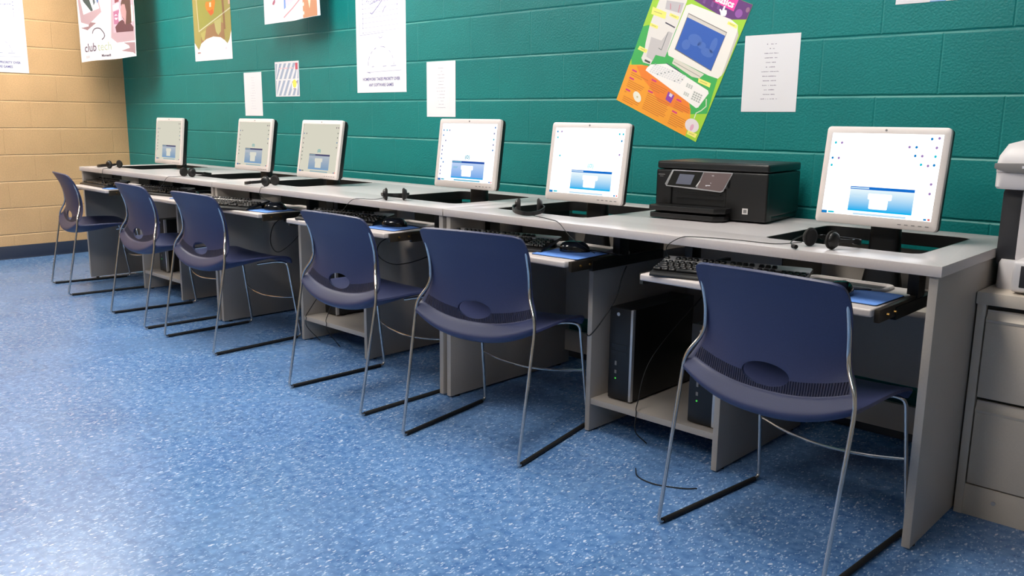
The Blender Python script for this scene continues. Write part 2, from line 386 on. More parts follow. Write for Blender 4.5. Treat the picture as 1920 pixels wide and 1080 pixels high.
def desk(x0, label, trays):
    t = thing('computer_desk', label, 'desk', (x0, 0, 0), 0, 'grey recessed-monitor desks along the teal wall')
    W = 1.822
    loops = [[(0.001, -.855), (W-.001, -.855), (W-.001, -.085), (.001, -.085)]]+[rrect(a, b, HY[0], HY[1], .035) for a, b in HOLES]
    d = B(); d.add(flat_with_holes(loops, DH-DT, DH), M['laminate'])
    for f in d.bm.faces:
        f.normal_update()
        if abs(f.normal.z) < .5: f.material_index = d.mi(M['edge'])
    d.build('desktop', t)
    for a, b in HOLES:
        o = rrect(a-.0005, b+.0005, HY[0]-.0005, HY[1]+.0005, .035); i = rrect(a+.004, b-.004, HY[0]+.004, HY[1]-.004, .032); l = B()
        l.loft([[(*p, DH-DT-.012) for p in o], [(*p, DH-.0012) for p in o], [(*p, DH-.0012) for p in i], [(*p, DH-DT-.012) for p in i], [(*p, DH-DT-.012) for p in o]], M['black_edge'], cap=False)
        l.build('hole_liner', t)
    for a in (.009, W-.031):
        p = B(); p.box(a, a+.022, -.845, -.10, .008, DH-DT, M['panel'], .0015); o = p.build('end_panel', t)
        for y in (-.80, -.16):
            g = B(); g.tube([(a+.011, y, 0), (a+.011, y, .012)], .010, M['rubber'], 10); g.build('glide', o)
    for a in (.644, 1.163):
        p = B(); p.box(a, a+.020, -.75, -.14, .006, .618, M['panel'], .0015); o = p.build('bay_panel', t)
        for y in (-.70, -.20):
            g = B(); g.tube([(a+.010, y, 0), (a+.010, y, .01)], .009, M['rubber'], 10); g.build('glide', o)
    B().box(.664, 1.163, -.745, -.14, .106, .128, M['panel'], .0015).build('bay_shelf', t)
    B().box(.023, W-.023, -.132, -.112, .235, .700, M['panel'], .0015).build('modesty_panel', t)
    B().box(.023, W-.023, -.132, -.112, .07, .165, M['panel'], .0015).build('lower_rail', t)
    for a, b in HOLES:
        p = B(); p.box(a-.02, b+.02, -.53, -.15, .560, .578, M['panel'], .001)
        for q in ((a-.02, a-.016), (b+.016, b+.02)): p.box(*q, -.5, -.2, .578, DH-DT, M['black_steel'])
        p.build('monitor_platform', t)
    for a, b, yf, led in trays:
        p = B(); p.box(a, b, yf, yf+.37, .627, .648, M['edge'], .006, 3); o = p.build('keyboard_tray', t)
        for s, xe in ((0, a), (1, b)):
            r = B(); q = (xe+.0005, xe+.014) if s else (xe-.014, xe-.0005)
            r.box(*q, yf+.02, yf+.34, .612, .646, M['slide'], .001).box(*((q[0]+.001, q[1]+.003) if s else (q[0]-.003, q[1]-.001)), yf+.13, yf+.56, .603, .637, M['black_steel'], .001)
            for yy in (.06, .11): r.tube([(q[s]-.004*(1-2*s), yf+yy, .630), (q[s]-.0045*(1-2*s)+(.006 if s else -.006), yf+yy, .630)], .004, M['brass'], 8)
            r.build('slide_rail', o)
            h = B(); h.box(*((q[0]-.012, q[1]+.004) if s else (q[0]-.004, q[1]+.012)), yf+.28, yf+.335, .640, DH-DT, M['black_steel'], .001)
            h.build('hanger_bracket', o)
        if led:
            x0_, x1_ = led; r = B()
            r.loft([[(x, y, z) for x, y in rrect(x0_+i, x1_-i, yf+.235+i, yf+.35-i, .03-i)] for i, z in ((0, .648), (0, .654), (.003, .657), (.012, .657), (.015, .650))], M['edge']); r.prism(rrect(x0_+.012, x1_-.012, yf+.247, yf+.338, .02), M['black_edge'], 'z', .6485, .6505)
            r.build('pen_ledge', o)
    return t
D1, D2, D3 = 1.2145, 3.0400, 4.8655
desk(D1, 'grey computer desk in the far corner against the tan wall', [(.045, .612, -.935, None), (.93, 1.68, -.935, None)])
desk(D2, 'grey computer desk in the middle of the row, two white screens over it', [(.040, .590, -.935, (.40, .54)), (.835, 1.560, -.935, (1.28, 1.52))])
desk(D3, 'grey computer desk with the black printer, beside the beige file cabinet', [(.050, .685, -.935, (.40, .66)), (.985, 1.690, -.935, (1.38, 1.63))])

# ------------------------------------------------------------------ chairs
PROF = [(-.212, .750, -.194, .745, .178), (-.206, .742, -.184, .737, .203), (-.192, .716, -.166, .711, .212), (-.170, .67, -.142, .665, .212),
 (-.156, .61, -.124, .61, .207), (-.150, .555, -.118, .565, .207), (-.149, .508, -.120, .530, .213), (-.151, .472, -.126, .506, .224),
 (-.155, .437, -.138, .480, .236), (-.166, .427, -.147, .471, .239), (-.189, .398, -.164, .450, .242), (-.184, .384, -.160, .441, .242), (-.158, .374, -.146, .435, .241), (-.11, .371, -.11, .434, .239), (-.06, .376, -.06, .434, .238),
 (0, .384, 0, .435, .236), (.07, .397, .07, .434, .234), (.13, .408, .13, .431, .233), (.18, .412, .176, .425, .232), (.212, .404, .206, .411, .226), (.226, .386, .221, .388, .212)]
def chair_shell(parent):
    vs = spline([Vector((p[0], p[1], 0)) for p in PROF], 4); es = spline([Vector((p[2], p[3], p[4])) for p in PROF], 4)
    NU = 36; bm = bmesh.new(); G = []
    for c, e in zip(vs, es):
        row = []
        for k in range(NU+1):
            u = -1+2*k/NU; b = abs(u)**2.3
            row.append(bm.verts.new((e.z*u, c.x+(e.x-c.x)*b, c.y+(e.y-c.y)*b)))
        G.append(row)
    for i in range(len(G)-1):
        for k in range(NU):
            f = bm.faces.new([G[i][k], G[i][k+1], G[i+1][k+1], G[i+1][k]])
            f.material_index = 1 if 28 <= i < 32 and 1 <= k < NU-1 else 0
            f.smooth = True
    bmesh.ops.recalc_face_normals(bm, faces=bm.faces)
    me = bpy.data.meshes.new('shell'); bm.to_mesh(me); bm.free()
    o = link('shell', me); me.materials.append(M['navy']); me.materials.append(M['navy_rib_shaded'])
    so = o.modifiers.new('t', 'SOLIDIFY'); so.thickness = .008; so.offset = 0; so.use_even_offset = True
    c = B(); c.tube([(0, -.40, .478), (0, -.08, .478)], 1, M['navy'], 40, Mx=Matrix.Translation((0, 0, .478)) @ Matrix.Diagonal((.068, 1, .030, 1)) @ Matrix.Translation((0, 0, -.478)))
    k = c.build('cut'); bo = o.modifiers.new('b', 'BOOLEAN'); bo.object = k; bo.operation = 'DIFFERENCE'; bo.solver = 'EXACT'
    be = o.modifiers.new('v', 'BEVEL'); be.width = .0025; be.segments = 2; be.limit_method = 'ANGLE'; be.angle_limit = math.radians(50)
    dg = bpy.context.evaluated_depsgraph_get(); me2 = bpy.data.meshes.new_from_object(o.evaluated_get(dg))
    bpy.data.objects.remove(o); bpy.data.objects.remove(k)
    bm = bmesh.new(); bm.from_mesh(me2)
    # raised rim round the hand hole
    for f in bm.faces: f.smooth = True
    for e in bm.edges: e.smooth = (len(e.link_faces) == 2 and e.calc_face_angle(0) < math.radians(45))
    bm.to_mesh(me2); bm.free(); me2.name = 'shell'
    return link('shell', me2, parent)
def make_chair():
    t = thing('stacking_chair', '-', 'chair')
    chair_shell(t)
    for s in (-1, 1):
        leg = fillet([(s*.205, -.158, .700), (s*.203, -.133, .62), (s*.204, -.130, .560), (s*.212, -.138, .530), (s*.243, -.160, .480), (s*.247, -.165, .430), (s*.243, -.246, .0075),
                      (s*.232, .246, .0075), (s*.218, .190, .394), (s*.16, .176, .394), (s*.09, .10, .380)], [.05, .05, .03, .04, .04, .018, .020, .025, .03])
        f = B(); f.tube(leg, .0056, M['chrome'], 10); f.build('side_frame', t)
        r = B(); r.tube([(s*.2428, -.226, .0078), (s*.2325, .222, .0078)], [.0077]*2, M['rubber'], 10); r.build('runner_cover', t)
    c = B(); c.tube(spline([(-.228, .222, .215), (-.12, .196, .203), (0, .185, .198), (.12, .196, .203), (.228, .222, .215)], 6), .0042, M['chrome'], 8); c.build('stretcher', t)
    return t
# centre x, centre y, turn (deg), label
CHAIRS = [
 (1.560, -.905, -8, 'navy plastic stacking chair nearest the tan wall, last of the row'),
 (2.700, -.965, -3, 'navy plastic stacking chair second from the tan wall, mostly before the far computer bay'),
 (3.408, -.975, 1, 'navy plastic stacking chair pulled up at the third screen from the tan wall'),
 (4.575, -.990, 0, 'navy plastic stacking chair before the fourth screen, where two desks meet'),
 (5.290, -.972, 10, 'navy plastic stacking chair turned slightly, second nearest to the file cabinet'),
 (6.380, -.957, -4.5, 'navy plastic stacking chair nearest the beige file cabinet, largest in view'),
]
ch0 = make_chair()
for i, (x, y, a, lb) in enumerate(CHAIRS):
    c = ch0 if i == 0 else copy_tree(ch0)
    c.location = (x, y, 0); c.rotation_euler = (0, 0, math.radians(a)); c['label'] = lb; c['group'] = 'navy stacking chairs along the desks'

# ------------------------------------------------------------------ monitors
SCREENS = {}
def screen_mats(kind):
    if kind in SCREENS: return SCREENS[kind]
    if kind == 'cream':
        d = dict(bg=emissive('screen_cream', (216, 213, 196), 1), bar=emissive('screen_bar_violet', (82, 80, 116), .9), win=None, a=(178, 186, 196), b=(132, 160, 188), foot=emissive('screen_foot_pale', (120, 160, 200), 1), box=emissive('screen_box_cream', (222, 220, 206), 1), text=emissive('screen_text_teal', (70, 165, 170), 1), task=emissive('screen_task_dull', (150, 176, 184), 1))
        d['ic'] = [emissive('icon_dull', c, .9) for c in ((80, 120, 170), (130, 110, 120), (120, 125, 120))]
    elif kind == 'white':
        d = dict(bg=emissive('screen_white', (248, 250, 255), 1.5), bar=emissive('screen_bar_navy', (36, 78, 165), 1), win=None, a=(196, 216, 248), b=(122, 172, 234), foot=emissive('screen_foot_sky', (20, 165, 235), 1), box=emissive('screen_box_white', (255, 255, 255), 1.5), text=emissive('screen_text_aqua', (60, 165, 185), 1), task=emissive('screen_task_aqua', (120, 190, 215), 1))
        d['ic'] = [emissive('icon_mid', c, 1) for c in ((60, 120, 190), (130, 130, 170), (60, 165, 190))]
    else:
        d = dict(bg=emissive('screen_bright', (250, 252, 255), 2.0), bar=emissive('screen_bar_blue', (20, 110, 205), 1), win=None, a=(240, 253, 255), b=(74, 182, 240), foot=emissive('screen_foot_cyan', (20, 180, 240), 1), box=emissive('screen_box_bright', (255, 255, 255), 2.0), text=emissive('screen_text_cyan', (130, 225, 232), 1.1), task=emissive('screen_task_pale', (190, 220, 238), 1.1))
        d['ic'] = [emissive('icon_bright', c, 1) for c in ((30, 130, 200), (160, 130, 185), (40, 195, 215))]
    m = bpy.data.materials.new('screen_window_'+kind); m.use_nodes = True; nt = m.node_tree; nt.nodes.clear()
    tc = nt.nodes.new('ShaderNodeTexCoord'); sp = nt.nodes.new('ShaderNodeSeparateXYZ'); mr = nt.nodes.new('ShaderNodeMapRange'); mx = nt.nodes.new('ShaderNodeMix'); mx.data_type = 'RGBA'
    e = nt.nodes.new('ShaderNodeEmission'); o = nt.nodes.new('ShaderNodeOutputMaterial'); ln = nt.links.new
    ln(tc.outputs['Generated'], sp.inputs[0]); ln(sp.outputs['Z'], mr.inputs['Value']); mr.inputs['From Min'].default_value = .09; mr.inputs['From Max'].default_value = .33
    ln(mr.outputs[0], mx.inputs['Factor']); mx.inputs['A'].default_value = (*lin(d['b']), 1); mx.inputs['B'].default_value = (*lin(d['a']), 1)
    ln(mx.outputs['Result'], e.inputs[0]); ln(e.outputs[0], o.inputs[0]); d['win'] = m
    SCREENS[kind] = d; return d
ICONS = {
 'cream': [(.03, .80, 0), (.03, .70, 1), (.03, .60, 1), (.10, .80, 1), (.03, .5, 2), (.03, .42, 2), (.03, .34, 2), (.03, .26, 2), (.95, .93, 1), (.90, .93, 1), (.95, .82, 2), (.95, .73, 2), (.95, .63, 0), (.95, .53, 1)],
 'white': [(.03, .88, 0), (.09, .88, 2), (.14, .88, 1), (.03, .79, 0), (.08, .70, 1), (.03, .60, 1), (.03, .53, 1), (.03, .46, 1), (.03, .38, 0), (.07, .32, 0), (.03, .24, 1), (.03, .17, 1), (.03, .11, 1), (.96, .94, 0), (.95, .84, 1), (.95, .74, 2), (.95, .65, 1), (.95, .56, 0)],
 'bright': [(.04, .88, 2), (.10, .88, 1), (.03, .69, 0), (.09, .69, 1), (.03, .6, 2), (.90, .95, 0), (.96, .96, 1), (.72, .85, 1), (.78, .85, 0), (.95, .85, 1), (.78, .75, 0), (.84, .75, 1), (.95, .75, 2), (.84, .65, 2), (.90, .64, 1), (.95, .65, 0), (.95, .43, 1), (.95, .32, 1)],
 'bright_few': [(.03, .94, 0), (.09, .94, 1), (.04, .85, 2), (.92, .92, 2), (.97, .92, 2), (.96, .82, 0), (.95, .62, 1), (.10, .57, 2)],
}
def monitor(px, py, pz, yaw, tilt, kind, icons, win, label, logo=True):
    off = .12
    t = thing('computer_monitor', label, 'monitor', (px, py, .578), yaw, 'silver flat-panel monitors on the desks')
    W, H, D = .374, .300, .055
    Mx = Matrix.Translation((0, 0, pz-.578)) @ Matrix.Rotation(-tilt, 4, 'X')
    SX, ST, SB = W/2-.018, H/2-.020, -H/2+.029           # screen half width, top, bottom
    b = B(); o = rrect(-W/2, W/2, -H/2, H/2, .012); i = rrect(-SX, SX, SB, ST, .001)
    def lp(l, y, k=0.): return [(x*(1-k/(W/2)), y, z*(1-k/(H/2))) for x, z in l]
    b.loft([lp(o, .014), lp(o, .002), lp(o, 0, .003), lp(i, 0), lp(i, .004)], M['bezel'], cap=False, Mx=Mx); bz = b.build('bezel', t)
    g = B(); g.tube([(0, .0005, H/2-.010), (0, -.0012, H/2-.010)], .0035, M['grey'], 12, Mx=Mx); g.build('badge', bz)
    p = B()
    for k in range(5): p.box(.075+.02*k, .085+.02*k, -.0012, .002, -H/2+.012, -H/2+.0145, M['grey'], Mx=Mx)
    p.build('buttons', bz)
    s = B(); s.loft([lp(o, .0142, .001), lp(o, .030, .001), lp(o, .045, .012), lp(o, .058, .05)], M['black'], Mx=Mx); s.build('back_shell', t)
    q = screen_mats(kind); s = B(); y = .0035
    def sx(u): return -SX+2*SX*u
    def sz(v): return SB+(ST-SB)*v
    def quad(u0, u1, v0, v1, m, lay): s.face([Mx @ Vector(c) for c in ((sx(u0), y-lay*.0003, sz(v0)), (sx(u1), y-lay*.0003, sz(v0)), (sx(u1), y-lay*.0003, sz(v1)), (sx(u0), y-lay*.0003, sz(v1)))], m)
    def poly(pts, m, lay): s.face([Mx @ Vector((sx(u), y-lay*.0003, sz(v))) for u, v in pts], m)
    quad(0, 1, 0, 1, q['bg'], 0)
    quad(0, .05, .0, .035, q['ic'][0], 1); quad(.06, .12, .008, .03, q['ic'][2], 1); quad(.3, .78, .008, .033, q['task'], 1); quad(.93, .955, .008, .03, q['ic'][0], 1); quad(.965, .985, .008, .032, ink((220, 90, 90)), 1)
    u0, u1, v0, v1 = win
    quad(u0, u1, v0+.02, v1-.035, q['win'], 1); quad(u0, u1, v1-.035, v1, q['bar'], 1); quad(u0, u1, v0, v0+.02, q['foot'], 1)
    def wu(a): return u0+(u1-u0)*a
    def wv(a): return v0+(v1-v0)*a
    poly(rrect(wu(.30), wu(.67), wv(.50), wv(.74), .012), q['box'], 2); poly(rrect(wu(.33), wu(.62), wv(.12), wv(.52), .012), q['box'], 2)
    quad(wu(.05), wu(.2), wv(.64), wv(.67), q['task'], 2); quad(wu(.05), wu(.18), wv(.57), wv(.60), q['task'], 2)
    quad(wu(.01), wu(.3), v1-.026, v1-.010, q['task'], 2)
    for u, v, c in ICONS[icons]: poly(ellipse(u, v, .012, .017, 8), q['ic'][c], 1)
    if logo:                                                        # small teal mark above the window: arc, ring, arc
        R = Mx @ Matrix.Translation((sx((u0+u1)/2-.02), y-.0006, sz(v1+.045))) @ Matrix.Rotation(PI/2, 4, 'X')
        s.add(text_bm('(O)', .020, 0, 0, .0008, 'CENTER', 1.0), q['text'], R)
    s.build('screen', t, 30)
    # stand: hinge behind the panel, column down through the desk opening, foot on the platform
    h = B(); h.box(-.06, .06, .055, .075, -.06, .05, M['black'], .006, Mx=Mx); h.build('hinge', t)
    pv = Mx @ Vector((0, .07, 0))
    c = B(); c.loft([[(x, yy, .012) for x, yy in rrect(-.065, .065, .06, .11, .02)], [(x, yy, .10) for x, yy in rrect(-.05, .05, .062, .105, .018)], [(x, yy, pv.z+.03) for x, yy in rrect(-.04, .04, .062, .095, .015)]], M['black']); c.build('stand_column', t)
    f = B(); f.loft([[(x, yy, z) for x, yy in rrect(-.125+k, .125-k, -.03+k, .20-k, .05)] for k, z in ((0, 0), (0, .010), (.012, .016))], M['black']); f.build('stand_foot', t)
    return t
W3 = (.25, .82, .055, .375); WF = (.27, .86, .07, .37)
monitor(1.780, -.490, .945, 0., .11, 'cream', 'cream', (.24, .80, .055, .375), 'silver monitor farthest away, beside the corner of the tan wall', False)
monitor(2.773, -.449, .948, .0, .145, 'cream', 'cream', (.24, .80, .06, .40), 'silver monitor with a cream screen, second from the tan wall')
monitor(3.522, -.505, .946, -.02, .17, 'cream', 'cream', (.24, .80, .06, .38), 'silver monitor with a cream screen, nearest of the three cream ones')
monitor(4.611, -.487, .960, .016, .137, 'white', 'white', (.24, .83, .055, .355), 'silver monitor with a white screen and darker blue window, where two desks meet')
monitor(5.290, -.510, .951, -.012, .139, 'bright', 'bright_few', (.30, .88, .075, .365), 'silver monitor with a bright screen just left of the black printer')
monitor(6.358, -.429, .950, -.066, .133, 'bright', 'bright', (.245, .825, .055, .355), 'silver monitor with a bright screen between printer and file cabinet, largest in view', False)

# ------------------------------------------------------------------ keyboards
def key_mesh(w, d=.0150):
    b = B(); b.loft([[(x, y, z) for x, y in rrect(-w/2+i, w/2-i, -d/2+i, d/2-i, .0025, 2)] for i, z in ((0, 0), (.0004, .003), (.0022, .0075), (.0032, .0078))], M['key'])
    bm = b.bm; me = bpy.data.meshes.new('key')
    for f in bm.faces: f.smooth = True
    for e in bm.edges: e.smooth = (len(e.link_faces) == 2 and e.calc_face_angle(0) < .6)
    bm.to_mesh(me); bm.free(); me.materials.append(M['key']); return me
KM = {}
def make_keyboard():
    t = thing('keyboard', '-', 'keyboard'); A = Matrix.Translation((0, 0, .0205)) @ Matrix.Rotation(math.radians(8), 4, 'X')
    b = B()
    b.prism([(-.083, -.008), (.083, -.002), (.083, .008), (.050, .008), (-.060, .004), (-.079, .002), (-.083, -.003)], M['black'], 'x', -.2225, .2225, .0015, Mx=A)
    for x in (-.19, .19): b.box(x-.012, x+.012, .066, .078, 0, .022, M['black'])
    for x in (-.19, .19): b.box(x-.012, x+.012, -.074, -.062, 0, .006, M['black'])
    b.build('body', t)
    s = B(); s.loft([[(x, y, z) for x, y in rrect(-.2215+i, .2215-i, .030+i, .0825-i, .006)] for i, z in ((0, .008), (0, .0095), (.0015, .0108))], M['silver'], Mx=A); s.build('upper_deck', t)
    def key(x, y, w=.0172, z=.0055):
        k = round(w, 4)
        if k not in KM: KM[k] = key_mesh(k)
        o = link('key', KM[k], t); p = A @ Vector((x, y, z)); o.location = p; o.rotation_euler = (math.radians(8), 0, 0)
    X0 = -.2115; P = .0190
    for k in range(13):                                             # function row on the silver deck
        if k == 0: key(X0, .050, .0162, .0102)
        else: key(X0+P*(k+.9)+.0095*((k-1)//4), .050, .0162, .0102)
    rows = [(.0235, [1]*13+[2]), (.0045, [1.5]+[1]*12+[1.5]), (-.0145, [1.8]+[1]*11+[2.2]), (-.0335, [2.3]+[1]*10+[2.7]), (-.0525, [1.4, 1.2, 1.2, 6.2, 1.2, 1.2, 1.4, 1.2])]
    for y, ws in rows:
        x = X0-.0086
        for w in ws: key(x+w*P/2, y, w*P-.0018); x += w*P
    for k in range(3):
        key(.0815+P*k, .050, .0162, .0102); key(.0815+P*k, .0235); key(.0815+P*k, .0045); key(.0815+P*k, -.0525)
    key(.1005, -.0335)
    for r, y in enumerate((.0235, .0045, -.0145, -.0335)):
        for k in range(4):
            if r in (2,) and k == 3: continue
            key(.1520+P*k, y)
    key(.1615, -.0525, .0362); key(.1900, -.0525); key(.2090, -.0525)
    c = B(); c.tube(spline([(.06, .080, .010), (.07, .10, .006), (.10, .125, .003), (.13, .16, .003), (.16, .19, .003)], 5), .0022, M['rubber'], 6); c.build('cord', t)
    return t
TZ = .648
KB = [(1.478, -.800, -2, 'black and silver keyboard on the tray farthest away, by the tan wall'),
 (2.290, -.805, 14, 'black and silver keyboard on the second tray from the tan wall, behind two chairs'),
 (3.245, -.887, 14, 'black and silver keyboard on the tray beneath the third screen'),
 (4.150, -.805, 14, 'black and silver keyboard on the tray of the fourth screen'),
 (5.140, -.825, 13, 'black and silver keyboard on the tray beneath the screen left of the printer'),
 (6.090, -.815, 14, 'black and silver keyboard on the tray nearest the file cabinet')]
kb0 = make_keyboard()
for i, (x, y, a, lb) in enumerate(KB):
    c = kb0 if i == 0 else copy_tree(kb0)
    c.location = (x, y, TZ); c.rotation_euler = (0, 0, math.radians(a)); c['label'] = lb; c['group'] = 'keyboards on the pull-out trays'

# ------------------------------------------------------------------ mouse pads and mice
def pad(x, y, a, w, d, label):
    b = B(); b.prism(rrect(-w/2, w/2, -d/2, d/2, .008), M['rubber'], 'z', 0, .002); o = b.build('mouse_pad', None, loc=(x, y, TZ)); o.rotation_euler = (0, 0, a)
    b = B(); b.prism(rrect(-w/2+.0008, w/2-.0008, -d/2+.0008, d/2-.0008, .008), M['blue_pad'], 'z', .002, .0035); b.build('fabric_top', o)
    return tag(o, label, 'mouse pad', 'blue mouse pads on the trays')
pad(6.442, -.788, -.03, .220, .190, 'blue mouse pad on the tray nearest the file cabinet')
pad(5.455, -.786, .06, .200, .200, 'blue mouse pad on the tray just left of the black printer')
pad(4.472, -.790, .10, .190, .170, 'blue mouse pad on the tray under the white screen, between two chairs')
pad(3.535, -.800, .06, .170, .190, 'blue mouse pad on the tray beneath the third screen from the tan wall')
pad(2.690, -.800, .05, .18, .18, 'blue mouse pad on the second tray from the tan wall, barely in sight')
pad(1.757, -.815, .05, .10, .19, 'blue mouse pad on the tray farthest away, by the tan wall')
def make_mouse():
    t = thing('computer_mouse', '-', 'mouse')
    b = B(); loops = []
    for k in range(13):
        a = k/12*PI/2; h = .036*math.sin(a); s = max(.02, math.cos(a)**.55)
        loops.append([(x*s, y*s*(.98)-.006*math.sin(a), max(.001, h+.001)) for x, y in [(.031*math.copysign(abs(math.cos(q))**.8, math.cos(q)), .056*math.copysign(abs(math.sin(q))**.85, math.sin(q))) for q in [2*PI*j/28 for j in range(28)]]])
    b.loft(loops, M['black_gloss']); b.build('body', t, 60)
    w = B(); w.tube([(-.004, .028, .0275), (.004, .028, .0275)], .008, M['grey'], 14); w.build('scroll_wheel', t)
    c = B(); c.tube(spline([(0, .054, .006), (.004, .075, .004), (.03, .10, .003), (.06, .12, .003), (.085, .16, .003)], 6), .0018, M['rubber'], 6); c.build('cord', t)
    return t
MS = [(1.752, -.800, .2, 'black mouse on the tray farthest away, by the tan wall'), (2.600, -.760, .1, 'shiny black mouse on the second tray from the tan wall, above the third chair'),
 (3.535, -.780, -.75, 'black mouse on a blue pad beneath the third screen'), (4.458, -.765, -.80, 'black mouse on a blue pad between two chairs, right of the fourth keyboard'),
 (5.440, -.745, -.85, 'black mouse on a blue pad just left of the printer, in full view'), (6.425, -.815, .1, 'black mouse half hidden by the largest chair, near the file cabinet')]
m0 = make_mouse()
for i, (x, y, a, lb) in enumerate(MS):
    c = m0 if i == 0 else copy_tree(m0)
    c.location = (x, y, TZ+.0035); c.rotation_euler = (0, 0, a); c['label'] = lb; c['group'] = 'black mice on the trays'

# ------------------------------------------------------------------ headsets
def headset(cx, cy, ax, ay, label, cord, gap=.078, mic=True):
    """lies on its side: ear cups upright on edge, band flat on the desk towards (ax, ay)"""
    d = Vector((ax-cx, ay-cy, 0)); d.normalize(); rz = math.atan2(d.y, d.x)-PI/2
    t = thing('headset', label, 'headset', (cx, cy, DH), rz, 'black headsets on the desks')
    Lb = .150; z = .0265; g = gap/2
    band = spline([(-g-.008, 0, z), (-g-.020, .05, z-.004), (-g-.010, .10, z-.012), (-g*.55, .142, z-.016), (0, Lb, z-.017), (g*.55, .142, z-.016), (g+.010, .10, z-.012), (g+.020, .05, z-.004), (g+.008, 0, z)], 6)
    b = B(); K = len(band); loops = []
    for i, p in enumerate(band):
        tn = (band[min(i+1, K-1)]-band[max(i-1, 0)]).normalized(); n = Vector((tn.y, -tn.x, 0)).normalized()
        hh = .0075 if 8 < i < K-8 else .005; ww = .0022
        zz = max(p.z, hh+.0005); loops.append([(p.x+n.x*sx*ww, p.y+n.y*sx*ww, zz+sz*hh) for sx, sz in ((-1, -1), (1, -1), (1, 1), (-1, 1))])
    b.loft(loops, M['black']); b.build('headband', t)
    for s in (-1, 1):
        prof = [(.0, .004), (.014, .006), (.024, .004), (.028, -.004), (.026, -.010)]
        e = B(); e.loft([[(s*(g+.004)+s*dx, r*math.cos(a), z+r*math.sin(a)) for a in [2*PI*k/24 for k in range(24)]] for r, dx in ((.006, .009), (.016, .008), (.021, .004), (.0225, -.001))], M['black'])
        o = e.build('ear_cup', t)
        c = B(); c.loft([[(s*(g+.004)+s*dx, r*math.cos(a), z+r*math.sin(a)) for a in [2*PI*k/24 for k in range(24)]] for r, dx in ((.0225, -.001), (.0265, -.004), (.026, -.009), (.020, -.012), (.010, -.010))], M['black_matt']); c.build('ear_cushion', o)
    if mic:
        q = B(); q.tube(spline([(-g-.012, .0, z+.006), (-g-.02, -.03, z-.004), (-g-.006, -.07, .014), (-g+.02, -.09, .008)], 5), .0018, M['black'], 6); q.tube([(-g+.018, -.089, .008), (-g+.034, -.094, .008)], .006, M['black_matt'], 10); q.build('microphone_boom', t)
    Minv = Matrix.Rotation(-rz, 4, 'Z') @ Matrix.Translation((-cx, -cy, -DH))
    k = B(); k.tube(spline([Minv @ Vector(p) for p in cord], 6), .0013, M['rubber'], 6); k.build('cord', t)
    return t
E_ = DH+.002
headset(1.560, -.760, 1.41, -.80, 'black headset farthest away, lying by the tan wall', [(1.59, -.79, E_+.01), (1.60, -.83, E_), (1.615, -.858, DH-.002), (1.63, -.868, .72), (1.66, -.875, .68)], mic=False)
headset(2.600, -.770, 2.57, -.60, 'black headset with one round ear cup facing out, in front of the second screen', [(2.64, -.79, E_+.01), (2.58, -.83, E_), (2.53, -.858, DH-.002), (2.48, -.866, .72), (2.43, -.87, .69)], mic=False)
headset(3.470, -.765, 3.30, -.83, 'black headset lying in front of the third screen, band towards the tan wall', [(3.50, -.79, E_+.01), (3.52, -.83, E_), (3.535, -.858, DH-.002), (3.56, -.868, .72), (3.60, -.75, .66)], mic=False)
headset(4.474, -.775, 4.36, -.68, 'black headset where two desks meet, ear cups towards the chair', [(4.45, -.81, E_+.01), (4.40, -.83, E_), (4.30, -.860, DH-.002), (4.24, -.868, .72), (4.2, -.86, .69)], mic=False)
headset(5.165, -.690, 5.28, -.82, 'black headset lying with its band towards the chair, left of the printer', [(5.25, -.80, E_+.006), (5.30, -.79, E_), (5.40, -.83, E_), (5.46, -.860, DH-.002), (5.53, -.875, .72), (5.57, -.80, .665)], mic=False)
headset(6.338, -.765, 6.37, -.65, 'black headset in front of the largest screen, beside the desk opening', [(6.29, -.78, E_+.01), (6.22, -.80, E_), (6.10, -.81, E_), (5.98, -.845, E_), (5.94, -.860, DH-.004), (5.90, -.868, .73), (5.88, -.82, .685)], mic=True)

# ------------------------------------------------------------------ computer towers
def make_tower():
    t = thing('computer_tower', '-', 'computer'); W, H, D = .100, .338, .39
    b = B(); b.box(-W/2, W/2, .012, D, .006, H, M['black'], .003)
    for x in (-.035, .035):
        for y in (.05, D-.05): b.box(x-.008, x+.008, y-.012, y+.012, 0, .007, M['rubber'])
    b.build('case', t)
    f = B(); f.box(-W/2, W/2-.010, 0, .014, .006, H, M['black'], .003); f.box(-W/2+.012, W/2-.022, -.001, .004, H-.17, H-.155, M['black']); f.box(-W/2+.012, W/2-.022, -.001, .004, H-.145, H-.13, M['black']); f.build('front_panel', t)
    B().box(W/2-.010, W/2, -.002, .014, .006, H, M['strip'], .002).build('trim_strip', t)
    p = B(); p.tube([(-.012, .002, H-.022), (-.012, -.003, H-.022)], .0065, M['strip'], 16); p.build('power_button', t)
    p = B(); p.box(-.022, -.014, -.0015, .002, .10, .112, M['grey']); p.box(-.022, -.014, -.0015, .002, .13, .145, M['grey']); p.build('ports', t)
    p = B(); p.tube([(-.018, .002, .082), (-.018, -.0015, .082)], .003, M['led'], 10); p.build('power_light', t)
    return t
TW = [(D3+.755, -.700, 'black computer tower with a silver strip, standing free in the bay under the printer'), (D3+1.096, -.715, 'black computer tower with a silver strip, right side of the bay under the printer'),
 (D2+.745, -.640, 'black computer tower in the middle desk bay, behind the fourth chair'), (D1+.815, -.690, 'black computer tower in the far desk bay, behind the second chair')]
t0 = make_tower()
for i, (x, y, lb) in enumerate(TW):
    c = t0 if i == 0 else copy_tree(t0)
    c.location = (x, y, .128); c['label'] = lb; c['group'] = 'black computer towers in the desk bays'

